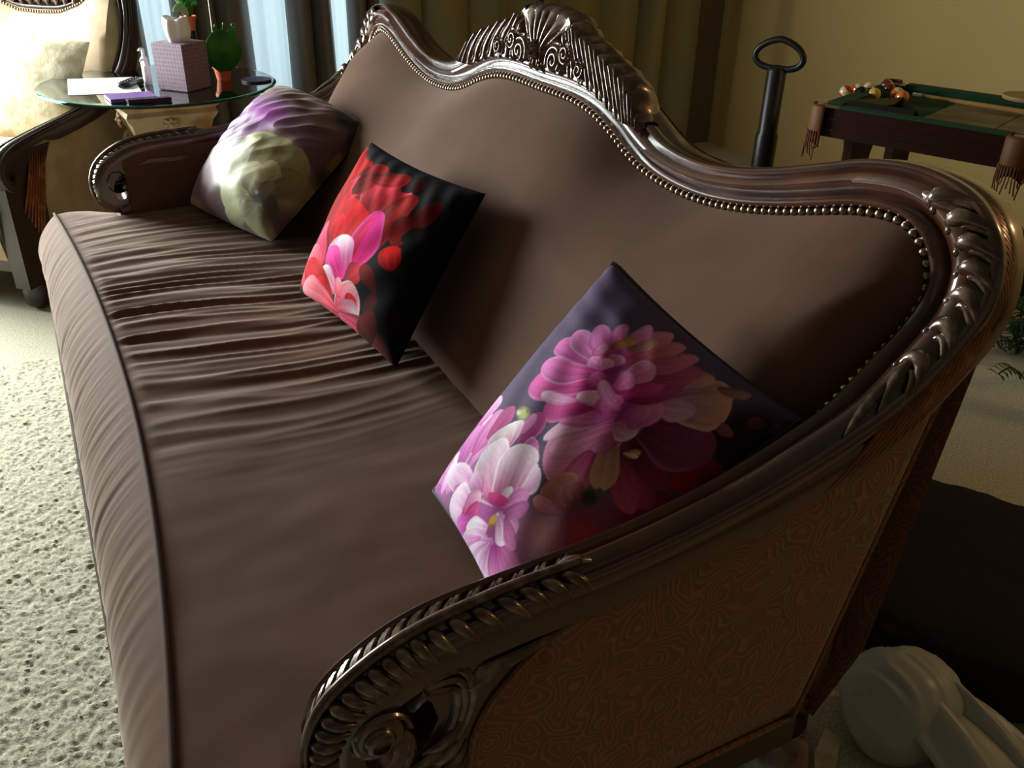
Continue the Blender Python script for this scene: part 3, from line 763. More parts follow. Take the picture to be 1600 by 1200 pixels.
  ('P',(0.258,-0.612),(0.538,-0.679),0.095,'#a85490','#e0a0cc',None),
  ('P',(0.121,-0.588),(0.125,-0.46),0.084,'#e088c4','#ffffff',None),
  ('P',(0.092,-0.629),(0.065,-0.552),0.246,'#c03088','#d860a0',None),
  ('B',(0.183,-0.688),12.1,'#e8c878',0.5,0.0036,0.0044),
  ('B',(0.183,-0.64),4.2,'#f4e8f8',0.5,0.0049,0.0035),
  ('B',(0.202,-0.723),5.1,'#b88848',0.5,0.0053,0.0042),
 ],
 'red': [
  ('P',(-0.429,-0.542),(-0.817,0.842),0.74,'#b03848','#d85a66',None),
  ('P',(-0.404,-0.425),(-0.702,0.35),0.715,'#a83440','#cc5460',None),
  ('P',(-0.901,0.294),(-0.754,0.917),0.875,'#b83844','#d86470',None),
  ('P',(-0.175,0.144),(-0.344,0.852),0.532,'#9a2c34','#c04450',None),
  ('P',(-0.604,0.017),(-0.45,0.61),0.335,'#c85864','#eca0a8',None),
  ('P',(0.046,0.229),(-0.01,0.81),0.778,'#b42840','#f4a4b4','#f8c4cc'),
  ('P',(-0.479,0.396),(-0.208,0.673),0.281,'#8a2830','#c8505a',None),
  ('P',(-0.308,0.66),(0.227,0.815),0.227,'#a83440','#d06070',None),
  ('P',(0.238,0.688),(0.417,0.871),0.195,'#5a2028','#902c34',None),
  ('P',(0.292,-0.265),(0.467,0.696),0.364,'#8a2830','#c45058','#e88890'),
  ('P',(0.325,-0.144),(0.387,0.629),0.148,'#a83038','#d0606a',None),
  ('P',(-0.24,-0.265),(-0.083,0.327),0.839,'#c0183c','#e84070','#f47c9c'),
  ('P',(-0.335,-0.294),(-0.367,0.131),0.351,'#c82850','#e85880',None),
  ('P',(0.081,-0.485),(0.221,0.371),0.417,'#e060a8','#fa9cd4','#ffc8e8'),
  ('P',(0.094,-0.348),(0.175,0.277),0.138,'#c83c80','#f080b8',None),
  ('P',(0.027,-0.556),(-0.213,-0.088),0.529,'#e468b4','#ffffff','#ffd0ee'),
  ('P',(0.015,-0.535),(-0.36,-0.302),0.296,'#e478b8','#f8b0dc',None),
  ('P',(-0.348,-0.673),(-0.721,-0.052),0.269,'#d87090','#f4b4c8',None),
  ('P',(-0.481,-0.815),(-0.833,-0.408),0.447,'#d08090','#f4c4cc',None),
  ('P',(0.006,-0.719),(-0.348,-0.556),0.249,'#f0b0c8','#ffffff',None),
  ('P',(-0.54,-0.881),(-0.957,-0.553),0.455,'#e07080','#ffd0d8',None),
  ('P',(0.042,-0.912),(-0.871,-0.644),0.415,'#b83848','#e07884',None),
  ('P',(-0.37,-1.092),(-0.604,-0.9),0.847,'#d82850','#f06888',None),
  ('P',(0.146,-0.587),(0.304,-0.288),0.267,'#a03040','#e88c98',None),
  ('P',(0.047,-1.04),(0.337,-0.512),0.444,'#f080a0','#ffe0e6','#ffffff'),
  ('P',(0.3,-0.804),(0.312,-0.612),0.197,'#d02850','#e86080',None),
  ('P',(0.025,-0.988),(0.467,-0.988),0.658,'#f8a8c0','#ffffff',None),
  ('P',(0.042,-0.912),(-0.829,-0.952),0.402,'#e8a0ac','#ffd8dc',None),
  ('P',(0.113,-0.925),(1.02,-1.018),0.33,'#f4b0c0','#5a2a34',None),
  ('P',(0.11,-0.748),(-0.017,-0.546),0.153,'#f0a0b0','#ffd8e0',None),
  ('P',(0.587,0.079),(0.762,0.75),0.206,'#b02c24','#8a2c24',None),
  ('P',(0.533,0.11),(0.585,0.45),0.19,'#c03028','#9c2c24',None),
  ('P',(0.621,0.204),(0.862,0.387),0.211,'#3a1c1c','#4a2020',None),
  ('P',(0.702,-0.142),(0.542,0.073),0.308,'#c01c28','#f03c40',None),
  ('P',(0.727,-0.175),(0.871,-0.037),0.132,'#7a1c20','#501818',None),
  ('P',(0.617,-0.454),(0.306,-0.26),0.19,'#8a3430','#b04438',None),
  ('P',(0.529,-0.762),(0.625,-0.473),0.161,'#6a2420','#9a3830',None),
  ('P',(0.702,-0.917),(0.49,-0.76),0.434,'#7a1c28','#a02c38',None),
  ('P',(0.812,-0.767),(0.938,-0.496),0.202,'#401418','#5a1c20',None),
  ('B',(0.779,-0.312),36.7,'#3a1a1e',0.7,0.0063,0.0057),
  ('B',(-0.627,0.935),18.3,'#1c1c22',0.4,0.0139,0.0077),
 ],
 'far': [
  ('B',(0.638,0.392),105.0,'#6e4a54',0.5,0.0065,0.0072),
  ('B',(-0.21,0.794),50.0,'#a08070',0.6,0.0306,0.0073),
  ('B',(0.05,0.688),37.5,'#6a3c4c',0.6,0.0206,0.0046),
  ('B',(-0.467,0.281),57.5,'#a878b0',0.6,0.0221,0.0085),
  ('B',(-0.11,0.402),32.5,'#bc5cc4',0.7,0.0136,0.0068),
  ('B',(-0.542,0.062),27.5,'#8a5a90',0.7,0.0266,0.0115),
  ('B',(-0.371,-0.525),27.5,'#d8c8d0',0.7,0.0108,0.014),
  ('B',(-0.619,-0.8),37.5,'#8a6470',0.6,0.0169,0.0095),
  ('B',(-0.812,-0.992),15.0,'#b8a884',0.5,0.0295,0.0056),
  ('B',(0.996,0.304),25.0,'#a88a58',0.5,0.0004,0.0088),
  ('B',(0.992,-0.113),57.5,'#4a3440',0.6,0.0012,0.0063),
  ('B',(0.454,-0.346),82.5,'#c9c49a',0.35,0.0079,0.0078),
  ('P',(0.671,-0.596),(0.0,0.019),0.835,'#a89c74','#e2e4ba','#eef0d0'),
  ('P',(0.65,-0.648),(-0.25,-0.331),0.633,'#b4ac84','#e8ecc8','#f4f6e0'),
  ('P',(0.671,-0.596),(0.458,0.188),0.603,'#988a68','#c4bc90',None),
  ('P',(0.708,-0.577),(0.738,0.179),0.458,'#8a7a5c','#b0a67c',None),
  ('P',(0.688,-0.629),(0.004,-0.733),0.496,'#b8b68c','#e6eccc','#f2f6e0'),
  ('P',(0.746,-0.646),(0.938,-0.088),0.338,'#7a6850','#a49870',None),
  ('P',(0.7,-0.748),(0.137,-0.975),0.314,'#a8a880','#ccd4ac',None),
  ('P',(0.779,-0.712),(0.721,-1.0),0.586,'#8a8466','#b8bc94',None),
  ('P',(0.708,-0.577),(0.571,-0.138),0.34,'#94866a','#cec69e',None),
  ('P',(0.671,-0.596),(0.267,-0.327),0.355,'#a09470','#dad8b0',None),
  ('P',(0.735,-0.583),(0.902,-0.242),0.208,'#6c5c4c','#988c68',None),
  ('P',(0.667,-0.681),(0.394,-0.848),0.239,'#8c8466','#d4d8b4',None),
  ('P',(0.696,-0.646),(0.45,-0.498),0.208,'#5c4c44','#bcb490',None),
  ('P',(0.721,-0.638),(0.729,-0.379),0.193,'#5a4a44','#a09274',None),
  ('P',(0.762,-0.679),(0.91,-0.575),0.205,'#4a3c3c','#75675a',None),
  ('B',(0.679,-0.638),13.8,'#3a2c2e',0.6,0.0094,0.0061),
  ('B',(0.896,-0.704),32.5,'#66544e',0.8,0.0053,0.0068),
  ('B',(0.612,-0.579),5.0,'#d8cec0',0.7,0.0081,0.0066),
  ('B',(0.483,-0.754),4.0,'#ece8d8',0.7,0.0063,0.0128),
  ('B',(-0.304,-0.408),5.5,'#5a5048',0.6,0.0126,0.0182),
  ('B',(0.938,0.925),37.5,'#120e10',0.5,0.0114,0.0074),
  ('B',(0.983,0.671),15.0,'#3a2a2a',0.6,0.0017,0.0061),
 ],
}
PBG = {'pink': '#6a5c76', 'red': '#222228', 'far': '#6e5058'}
INK = {'pink': (1.2, 1.2), 'red': (2.2, 1.4), 'far': (1.2, 1.1)}
def run_print(key):
    def go(col, S, T):
        col[:] = H(PBG[key])
        for i, e in enumerate(PRINTSPEC[key]):
            if e[0] == 'B':
                blob(col, S, T, e[1], e[2], H(e[3]), e[4], e[5], e[6])
            else:
                petal(col, S, T, e[1], e[2], e[3], H(e[4]), H(e[5]), H(e[6]) if e[6] else None, vein=.26, seed=i*1.7, bend=.05*math.sin(i*2.3))
        g_, sat = INK[key]; lum = (col@np.array([.3, .55, .15]))[..., None]
        n_ = .06*np.sin(60*S+9*np.sin(14*T))*np.sin(47*T+7*np.sin(11*S))
        col[:] = np.clip(lum+(col-lum)*sat, 0, 1)**g_*(1+n_[..., None])
    return go
for k_ in ('pink', 'red', 'far'): PRINTS[k_] = run_print(k_)

def build_cushion(key, name, label, n, backmat, rough, sheen, spec, piping=None):
    g = np.linspace(-1, 1, n); g = np.sign(g)*(1-(1-np.abs(g))**1.15) if True else g
    S, T = np.meshgrid(g, g, indexing='ij'); P = cush_front(key, S, T)
    me = bpy.data.meshes.new(name)
    # front then back grid
    m_ = 41; gb = np.sin(np.linspace(-math.pi/2, math.pi/2, m_)); Sb, Tb = np.meshgrid(gb, gb, indexing='ij')
    d = CUSH[key]; Pb = quad_pt(d['C'], Sb, Tb, d['pinch'])-quad_n(d['C'])*(d['tb']*(np.clip(1-Sb**2, 0, 1)*np.clip(1-Tb**2, 0, 1))**.42)[..., None]
    fb = MB(); fb.grid(P); nf = len(fb.f); nv = len(fb.v); fb.grid(Pb, mi=1)
    o = fb.obj(name, [print_mat(key+'_floral_print', rough, sheen, spec), backmat], angle=89)
    col = np.zeros((n, n, 3)); PRINTS[key](col, S, T)
    al = o.data.color_attributes.new('print', 'FLOAT_COLOR', 'POINT')
    A = np.ones((len(o.data.vertices), 4), np.float32); A[:nv, :3] = np.clip(col.reshape(-1, 3), 0, 1); A[nv:, :3] = .01
    al.data.foreach_set('color', A.ravel())
    tag(o, label, 'cushion', 'floral cushions on the sofa'); LIFTED.append(o)
    if piping:
        e = [(-1+2*t, -1) for t in np.linspace(0, 1, 30)]+[(1, -1+2*t) for t in np.linspace(0, 1, 30)[1:]]+[(1-2*t, 1) for t in np.linspace(0, 1, 30)[1:]]+[(-1, 1-2*t) for t in np.linspace(0, 1, 30)[1:]]
        pp = quad_pt(d['C'], np.array([q[0] for q in e]), np.array([q[1] for q in e]), d['pinch'])
        MB().tube([tuple(p) for p in pp], .0045, n=8, cap=False).obj('piping', piping, o)
    return o
build_cushion('pink', 'cushion', 'square cushion printed with pink dahlias, leaning by the near carved arm', 300, M['backprint'], .75, .0, .18, mat('charcoal_piping', hexc('#2f2c34'), .7))
build_cushion('red', 'cushion', 'black cushion printed with red and pink tulip petals in the sofa middle', 220, M['backprint'], .85, .0, .12)
build_cushion('far', 'cushion', 'satin cushion printed with a cream and purple rose at the far arm', 220, M['backprint'], .42, .2, .5)
# ------------------------------------------------------------------ curtains
def curtain(name, label, y0, y1, m_, folds, seed, x0=-2.76):
    rnd = random.Random(seed); bd = [y0]
    while bd[-1] < y1-.06: bd.append(bd[-1]+rnd.uniform(.7, 1.3)*(y1-y0)/folds)
    bd[-1] = y1; ph = []; yy = np.linspace(y0, y1, folds*16)
    rows = []
    for y in yy:
        k = np.searchsorted(bd, y, side='right')-1; k = min(k, len(bd)-2)
        t = (y-bd[k])/(bd[k+1]-bd[k]); d = .085*math.sin(math.pi*t)**.9
        rows.append([(x0+d*(1+.12*math.sin(z*3+k))+.01*math.sin(k*2.3), y+.012*math.sin(z*2+k), z) for z in np.linspace(.02, 2.35, 14)])
    o = MB().grid(rows).obj(name, m_, angle=60); tag(o, label, 'curtain')
    md = o.modifiers.new('thick', 'SOLIDIFY'); md.thickness = .003
    return o
def panel(parent, y0, y1, folds, seed, x0):
    o = curtain('panel', None, y0, y1, M['taupe'], folds, seed, x0); o.parent = parent; del o['category']
tc = thing('curtain', 'taupe satin curtain in four hanging panels behind the glass side table', 'curtain')
for i, (a, b) in enumerate(((-.62, -.37), (-.25, .10), (.25, .465), (.535, .70))): panel(tc, a, b, max(2, int((b-a)/.11)), 3+i, -2.72)
shm = bpy.data.materials.new('sheer_voile'); shm.use_nodes = True; nt_ = shm.node_tree
tr = nt_.nodes.new('ShaderNodeBsdfTranslucent'); tr.inputs[0].default_value = (.75, .85, .88, 1); df = nt_.nodes.new('ShaderNodeBsdfDiffuse'); df.inputs[0].default_value = (.6, .68, .7, 1)
mx_ = nt_.nodes.new('ShaderNodeMixShader'); mx_.inputs[0].default_value = .35; nt_.links.new(tr.outputs[0], mx_.inputs[1]); nt_.links.new(df.outputs[0], mx_.inputs[2])
nt_.links.new(mx_.outputs[0], nt_.nodes['Material Output'].inputs['Surface'])
rows = [[(-2.79+.012*math.sin(y*55)+.006*math.sin(y*130), y, z) for z in (.40, .8, 1.2, 1.6, 2.0, 2.3)] for y in np.linspace(-.58, .88, 160)]
tag(MB().grid(rows).obj('sheer_curtain', shm), 'pale blue-white sheer curtain glowing between the taupe panels', 'curtain')
curtain('curtain', 'sage green curtain hanging behind the sofa crest', .70, 2.66, M['sage'], 9, 5)
rd = MB().tube([(-2.72, -.5, 2.38), (-2.72, 2.75, 2.38)], .014, n=10); rd.ball((-2.72, -.52, 2.38), .03); rd.ball((-2.72, 2.77, 2.38), .03)
tag(rd.obj('curtain_rod', M['black']), 'black rod carrying the taupe and green curtains', 'curtain rod')

# floor lamp whose thin pole shows against the curtain
fl_ = thing('floor_lamp', 'thin black pole lamp standing in front of the green curtain', 'lamp', (-2.42, 1.42, 0))
MB().lathe([(.14, 0), (.14, .015), (.03, .03), (.012, .05)], n=24).obj('base', M['black'], fl_)
MB().tube([(0, 0, .03), (0, 0, 1.6)], .017, n=12).obj('pole', M['black'], fl_)
MB().lathe([(.17, 1.5), (.10, 1.75), (.098, 1.75), (.168, 1.5)], n=24).obj('lamp_shade', M['cream'], fl_)

# post with a loop handle
pt = thing('upright_post', 'black post with an oval loop handle standing by the beige wall', 'stand', (-.845, 1.5, 0), .45)
MB().lathe([(.20, 0), (.205, .10), (.19, .26), (.17, .36), (.10, .41), (.03, .44)], n=28).obj('base', M['black'], pt)
MB().lathe([(.040, .40), (.040, .60), (.034, .61), (.034, .825), (.026, .835)], n=16).obj('pole', M['black'], pt)
MB().tube([(.088*math.cos(a), 0, .880+.048*math.sin(a)-.012*abs(math.cos(a))) for a in np.linspace(0, 2*math.pi, 33)], .0115, n=8, cap=False).obj('loop_handle', M['black'], pt)

# ------------------------------------------------------------------ pool table
ang = math.radians(21.0); TZ = .72+LIFT
ptb = thing('pool_table', 'small pool table with green felt, mahogany rails and leather pockets', 'table', (-.405, 1.261, 0), ang)
W_, L_ = .60, 1.16
fr = MB()
for lo, hi in (((0, 0, TZ-.085), (L_, .055, TZ)), ((0, W_-.055, TZ-.085), (L_, W_, TZ)), ((0, .055, TZ-.085), (.055, W_-.055, TZ)), ((L_-.055, .055, TZ-.085), (L_, W_-.055, TZ))): fr.box(lo, hi)
for z in (TZ-.03, TZ-.062):
    fr.box((-.004, -.004, z-.004), (L_+.004, 0, z+.002)); fr.box((-.004, -.004, z-.004), (0, W_, z+.002))
fr.obj('frame', M['mahogany'], ptb, smooth=False)
cu = MB()
for a, b in (((.07, .03), (L_/2-.03, .03)), ((L_/2+.03, .03), (L_-.07, .03)), ((.07, W_-.03), (L_/2-.03, W_-.03)), ((L_/2+.03, W_-.03), (L_-.07, W_-.03)), ((.03, .07), (.03, W_-.07)), ((L_-.03, .07), (L_-.03, W_-.07))):
    m0 = min(a[0], b[0])-.0; m1 = max(a[0], b[0])
    dx = .03 if a[0] == b[0] else 0; dy = .03 if a[1] == b[1] else 0
    cu.box((m0-dx*.8+.018*(a[0] < .1 and dx > 0)*0, min(a[1], b[1])-dy*.8, TZ), (m1+dx*.8, max(a[1], b[1])+dy*.8, TZ+.005))
cu.box((.055, .055, TZ-.05), (L_-.055, .066, TZ)); cu.box((.055, W_-.066, TZ-.05), (L_-.055, W_-.055, TZ)); cu.box((.055, .055, TZ-.05), (.066, W_-.055, TZ))
cu.obj('cushion_rail', M['felt'], ptb, smooth=False)
MB().box((.055, .055, TZ-.05), (L_-.055, W_-.055, TZ-.022)).obj('bed', M['felt'], ptb, smooth=False)
for x, y in ((.09, .09), (.09, W_-.13), (L_-.13, .09), (L_-.13, W_-.13)):
    MB().lathe([(.032, 0), (.026, .05), (.03, TZ-.14), (.036, TZ-.085)], x+.02, y+.02, 0, n=16, sq=1, rot=math.pi/4).obj('leg', M['mahogany'], ptb)
def pocket(x, y, a, nm=12):
    p = MB(); rows = []
    for j in range(13):
        t = -1.2+2.4*j/12; ca, sa = math.cos(a+t), math.sin(a+t)
        rows.append([(x+.034*ca, y+.034*sa, TZ+.008), (x+.040*ca, y+.040*sa, TZ), (x+.040*ca, y+.040*sa, TZ-.07), (x+.034*ca, y+.034*sa, TZ-.11+.012*math.cos(t*2))])
    p.grid(rows); o = p.obj('pocket', M['leather'], ptb); md = o.modifiers.new('t', 'SOLIDIFY'); md.thickness = .004
    f = MB()
    for j in range(nm):
        t = -1.1+2.2*j/(nm-1); ca, sa = math.cos(a+t), math.sin(a+t); l = .14+.02*math.sin(j*2.7)
        f.tube([(x+.041*ca, y+.041*sa, TZ-.07), (x+.042*ca, y+.042*sa, TZ-.11), (x+.040*ca+.006*math.sin(j), y+.040*sa, TZ-l)], .0022, n=5)
    f.obj('fringe', M['leather'], o)
pocket(.02, .02, math.radians(225)); pocket(.02, W_-.02, math.radians(135)); pocket(L_/2, .012, math.radians(270)); pocket(L_/2, W_-.012, math.radians(90))
bn = MB().ball((.575, -.06, TZ-.185), .042, sc=(1.2, .8, .8)); bn.obj('pocket_net', M['blackcloth'], ptb)
def pw(lx, ly, z): return (-.405+lx*math.cos(ang)-ly*math.sin(ang), 1.261+lx*math.sin(ang)+ly*math.cos(ang), z)
def inv(wx, wy): dx, dy = wx+.405, wy-1.261; return (dx*math.cos(ang)+dy*math.sin(ang), -dx*math.sin(ang)+dy*math.cos(ang))
bz = TZ-.022
# pale boards lying on the bed
k = 0
for i in range(4):
    for j in range(3):
        lx = .27+.205*i; ly = .085+.145*j
        o = MB().box((-.1, -.07, 0), (.1, .07, .006)).obj('bed_panel', M['plank'], ptb, smooth=False)
        o.location = (lx+.1, ly+.07, bz)
bcol = {'red': '#c23a22', 'orange': '#d9772a', 'yellow': '#d8b45a', 'maroon': '#6d2418', 'cream': '#d8c8a0', 'blackb': '#16140f', 'green': '#1f4a30'}
BM = {k_: mat('ball_'+k_, hexc(v), .15, coat=.6) for k_, v in bcol.items()}
balls = [((-.536,1.520),'red','cream','glossy red ball at the left end of the ball cluster'),((-.545,1.585),'cream','red','white ball with red stripe behind the red ball'),
 ((-.500,1.552),'blackb','blackb','black ball near the left of the ball cluster'),((-.549,1.640),'cream','green','white ball with green stripe at the rear of the cluster'),
 ((-.468,1.575),'yellow','yellow','plain yellow ball at the front of the cluster'),((-.510,1.690),'maroon','maroon','maroon ball behind the yellow ball'),
 ((-.560,1.735),'cream','maroon','white ball with maroon stripe near the far corner pocket'),((-.445,1.655),'cream','orange','white and orange striped ball, tallest looking in the cluster'),
 ((-.398,1.625),'orange','orange','plain orange ball at the right end of the cluster')]
for (x, y), c0, c1, lab in balls:
    m_ = MB(); r = .0215; nn = 16; mm = 12
    P = [[(r*math.sin(math.pi*i/mm)*math.cos(2*math.pi*j/nn) if 0 < i < mm else 0, r*math.sin(math.pi*i/mm)*math.sin(2*math.pi*j/nn) if 0 < i < mm else 0, -r*math.cos(math.pi*i/mm)) for j in range(nn)] for i in range(mm+1)]
    for i in range(mm): m_.grid([P[i], P[i+1]], closev=True, flip=True, mi=1 if 4 <= i < 8 else 0)
    o = m_.obj('pool_ball', [BM[c0], BM[c1]], angle=180); o.location = (x, y, bz+r); o.rotation_euler = (random.uniform(.3, 1.2), random.uniform(0, .6), random.uniform(0, 3))
    tag(o, lab, 'ball', 'pool balls on the table')
rk = MB(); a0, b0, c0_ = Vector((0, 0, 0)), Vector((.20, 0, 0)), Vector((.10, .17, 0))
for p, q in ((a0, b0), (b0, c0_), (c0_, a0)): rk.tube([p+Vector((0, 0, .02)), q+Vector((0, 0, .02))], .012, n=4, flat=1.6, nrm=(0, 0, 1))
o = rk.obj('ball_rack', M['blackplastic'], smooth=False); o.location = pw(.07, .075, bz); o.rotation_euler = (0, 0, ang)
tag(o, 'black triangular rack lying around the pool balls', 'rack')
for (xa, ya), (xb_, yb_), lab, zc in (((-.535, 1.84), (.06, 2.03), 'pool cue with a white tip lying along the far cushion', .018), ((-.40, 1.72), (.24, 1.90), 'pool cue lying across the middle of the boards', .020)):
    t = thing('pool_cue', lab, 'pool cue', (xa, ya, bz+zc)); d = Vector((xb_-xa, yb_-ya, 0))
    MB().tube([d*(i/8) for i in range(9)], [.006+.006*i/8 for i in range(9)], n=10).obj('shaft', M['cuewood'], t)
    MB().tube([-d.normalized()*.03, d*.0], .0065, n=10).obj('tip', M['whiteplastic'], t)
pd = thing('paddle', 'round tan wooden paddle resting on the right of the pool table', 'paddle', (-.175, 1.93, TZ+.012), ang)
MB().lathe([(.001, 0), (.075, 0), (.078, .006), (.075, .012), (.001, .012)], n=28).obj('blade', M['tanpaddle'], pd)
MB().box((.06, -.013, .0), (.17, .013, .014)).obj('handle', M['cuewood'], pd, smooth=False)

# ------------------------------------------------------------------ glass side table
tc_ = (-1.92, -.43); GZ = .64+LIFT
st = thing('side_table', 'round glass side table on a carved cream column beside the sofa', 'table', (*tc_, 0))
n = 64
MB().lathe([(.0005, GZ-.010), (.398, GZ-.010), (.398, GZ), (.0005, GZ)], n=n).obj('glass_top', M['glass'], st, angle=30)
MB().lathe([(.3985, GZ-.0105), (.408, GZ-.009), (.411, GZ-.005), (.408, GZ-.001), (.3985, GZ+.0002), (.3985, GZ-.0105)], n=n).obj('bevelled_edge', M['glassedge'], st)
ped = MB(); rz = math.radians(4)
ped.lathe([(.185, GZ-.011), (.188, GZ-.035), (.165, GZ-.055), (.150, GZ-.07), (.158, GZ-.085), (.150, GZ-.10), (.140, GZ-.115), (.132, GZ-.15), (.12, GZ-.165), (.118, GZ-.18)][::-1], n=48, sq=1, rot=rz)
cap = ped.obj('capital', M['stone'], st, angle=30)
ro = MB()
for sgx, sgy, axs in ((1, 0, 0), (0, -1, 1)):
    c_ = Vector((sgx*.152, sgy*.152, GZ-.118)); nrm = Vector((sgx, sgy, 0)); t1 = Vector((-sgy, sgx, 0)); t2 = Vector((0, 0, 1))
    for j in range(8):
        a = 2*math.pi*j/8; dd = t1*math.cos(a)+t2*math.sin(a)
        lobe(ro, c_, c_+dd*.018+nrm*.012, c_+dd*.03, .008, nrm, n=6, seg=5)
    ro.ball(tuple(c_+nrm*.008), .010)
for sgx, sgy in ((1, 1), (1, -1), (-1, -1), (-1, 1)):
    cx_, cy_ = sgx*.118, sgy*.118
    for k_ in range(2):
        tv = Vector((1, 0, 0)) if k_ else Vector((0, 1, 0)); sg = sgx if k_ else sgy
        ro.tube([Vector((cx_, cy_, GZ-.205))+tv*sg*(.028*(1-t/8)*math.cos(t)-.01)+Vector((0, 0, .028*(1-t/8)*math.sin(t))) for t in np.linspace(0, 6.5, 24)], .008, n=7)
    lobe(ro, (cx_*.9, cy_*.9, GZ-.25), (cx_*1.25, cy_*1.25, GZ-.235), (cx_*1.05, cy_*1.05, GZ-.18), .02, (sgx, sgy, 0))
for j in range(12):
    a = 2*math.pi*j/12+.2; ca, sa = math.cos(a), math.sin(a)
    lobe(ro, (.085*ca, .085*sa, GZ-.30), (.135*ca, .135*sa, GZ-.24), (.125*ca, .125*sa, GZ-.185), .02, (ca, sa, 0))
ro.obj('capital_carving', M['stone'], cap)
col = MB(); rows = []
for z in np.linspace(.10, GZ-.17, 10):
    rows.append([((.090+.006*math.cos(16*a))*math.cos(a), (.090+.006*math.cos(16*a))*math.sin(a), z) for a in np.linspace(0, 2*math.pi, 96, endpoint=False)])
col.grid(rows, closev=True); col.obj('column', M['stone'], st)
MB().lathe([(.17, 0), (.17, .05), (.15, .06), (.14, .08), (.11, .10), (.10, .13)], n=48, sq=0).obj('base', M['stone'], st)

GT = GZ+.0003
# tissue box
tb = thing('tissue_box', 'tall mauve patterned tissue box on the glass table', 'tissue box', (-1.785, -.362, GT), math.radians(40))
hw = .062
def tb_mat():
    m = mat('mauve_patterned_card', hexc('#8d7080'), .6); nt = m.node_tree; tcn = nt.nodes['Texture Coordinate']
    v = nt.nodes.new('ShaderNodeTexVoronoi'); v.inputs['Scale'].default_value = 75; v.inputs['Randomness'].default_value = .15
    nt.links.new(tcn.outputs['Object'], v.inputs['Vector'])
    r = nt.nodes.new('ShaderNodeMapRange'); r.inputs[1].default_value = .3; r.inputs[2].default_value = .5; nt.links.new(v.outputs['Distance'], r.inputs[0])
    mx = nt.nodes.new('ShaderNodeMix'); mx.data_type = 'RGBA'; mx.inputs['A'].default_value = (*hexc('#6e5366'), 1); mx.inputs['B'].default_value = (*hexc('#8c7482'), 1)
    nt.links.new(r.outputs[0], mx.inputs['Factor']); nt.links.new(mx.outputs['Result'], nt.nodes['Principled BSDF'].inputs['Base Color']); return m
MB().lathe([(.058, 0), (hw, .003), (hw+.002, .150), (hw, .155), (.030, .156), (.028, .150), (.001, .150)], n=32, sq=1).obj('box', tb_mat(), tb, angle=30)
ti = MB(); rows = []
for z in np.linspace(0, 1, 12):
    rr = .032+.012*math.sin(2.6*z); row = []
    for j in range(36):
        a = 2*math.pi*j/36; k_ = 1+.14*math.sin(3*a+z*1.5)+.07*math.sin(7*a)
        row.append((rr*k_*math.cos(a), rr*.85*k_*math.sin(a), .148+.085*z+.006*z*math.sin(2*a+1)))
    rows.append(row)
ti.grid(rows, closev=True); o = ti.obj('tissue', M['white'], tb); o.modifiers.new('t', 'SOLIDIFY').thickness = .001

# plants
def leafmesh(mb, p0, p1, p2, w_, nrm, fold_=.15, n=14):
    P = bez(p0, p1, p2, n); rows = []; nrm = Vector(nrm)
    for i, p in enumerate(P):
        t = i/(n-1); tg = Vector(P[min(i+1, n-1)])-Vector(P[max(i-1, 0)]); s_ = tg.cross(nrm).normalized(); q = w_*math.sin(math.pi*(t*.93+.05))**.7
        up = s_.cross(tg).normalized()
        rows.append([tuple(Vector(p)+s_*q*u+up*fold_*q*abs(u)) for u in (-1, -.6, -.2, 0, .2, .6, 1)])
    mb.grid(rows); return mb
def pot(parent, r, h):
    MB().lathe([(r*.72, 0), (r*.95, h*.75), (r*1.06, h*.76), (r*1.08, h), (r*.95, h), (r*.9, h*.85), (.001, h*.85)], n=28).obj('pot', M['terracotta'], parent)
    MB().lathe([(.001, h*.86), (r*.9, h*.84)], n=20).obj('soil', M['soil'], parent)
pa = thing('potted_plant', 'potted plant with a broad rounded dark green leaf and thin stake, orange pot', 'plant', (-1.895, -.205, GT))
pot(pa, .033, .055)
o = leafmesh(MB(), (.03, .0, .035), (.075, .0, .115), (.045, -.01, .18), .066, (1, 0, 0), .12, 16).obj('leaf', M['leaf'], pa); o.modifiers.new('t', 'SOLIDIFY').thickness = .003
o = leafmesh(MB(), (-.01, .0, .05), (-.02, .03, .13), (.02, .045, .175), .034, (1, 0, 0), .1).obj('leaf', M['leaf'], pa); o.modifiers.new('t', 'SOLIDIFY').thickness = .002
MB().tube([(0, -.02, .045), (0, -.018, .42)], .0016, n=6).obj('stake', M['whiteplastic'], pa)
fw = MB()
for dx, dy, dz in ((.02, .05, .19), (.02, .06, .185), (.02, .02, .195), (.02, -.01, .19)): fw.ball((dx, dy, dz), .006)
fw.tube([(0, 0, .05), (.0, .02, .19)], .0015, n=5); fw.obj('stem', M['leaf'], pa)
pb = thing('potted_plant', 'small orange pot with long arching green leaves behind the tissue box', 'plant', (-2.06, -.275, GT))
pot(pb, .028, .05)
MB().lathe([(.02, 0), (.02, .155)], n=12).obj('stand', M['blackplastic'], pb)
pb.location.z = GT+.155
pb.children[-1].location.z = -.155
for i, (dy, dx, h, w_) in enumerate(((-.06, .08, .10, .016), (.055, .02, .26, .040), (.03, .05, .12, .018), (-.10, .0, .17, .018), (.06, -.02, .14, .02))):
    o = leafmesh(MB(), (0, 0, .045), (dx*.3, dy*.3, h), (dx, dy, h*.75), w_, (1, .2, .2), .2).obj('leaf', M['paleleaf'] if i in (0, 3) else M['leaf'], pb); o.modifiers.new('t', 'SOLIDIFY').thickness = .0015

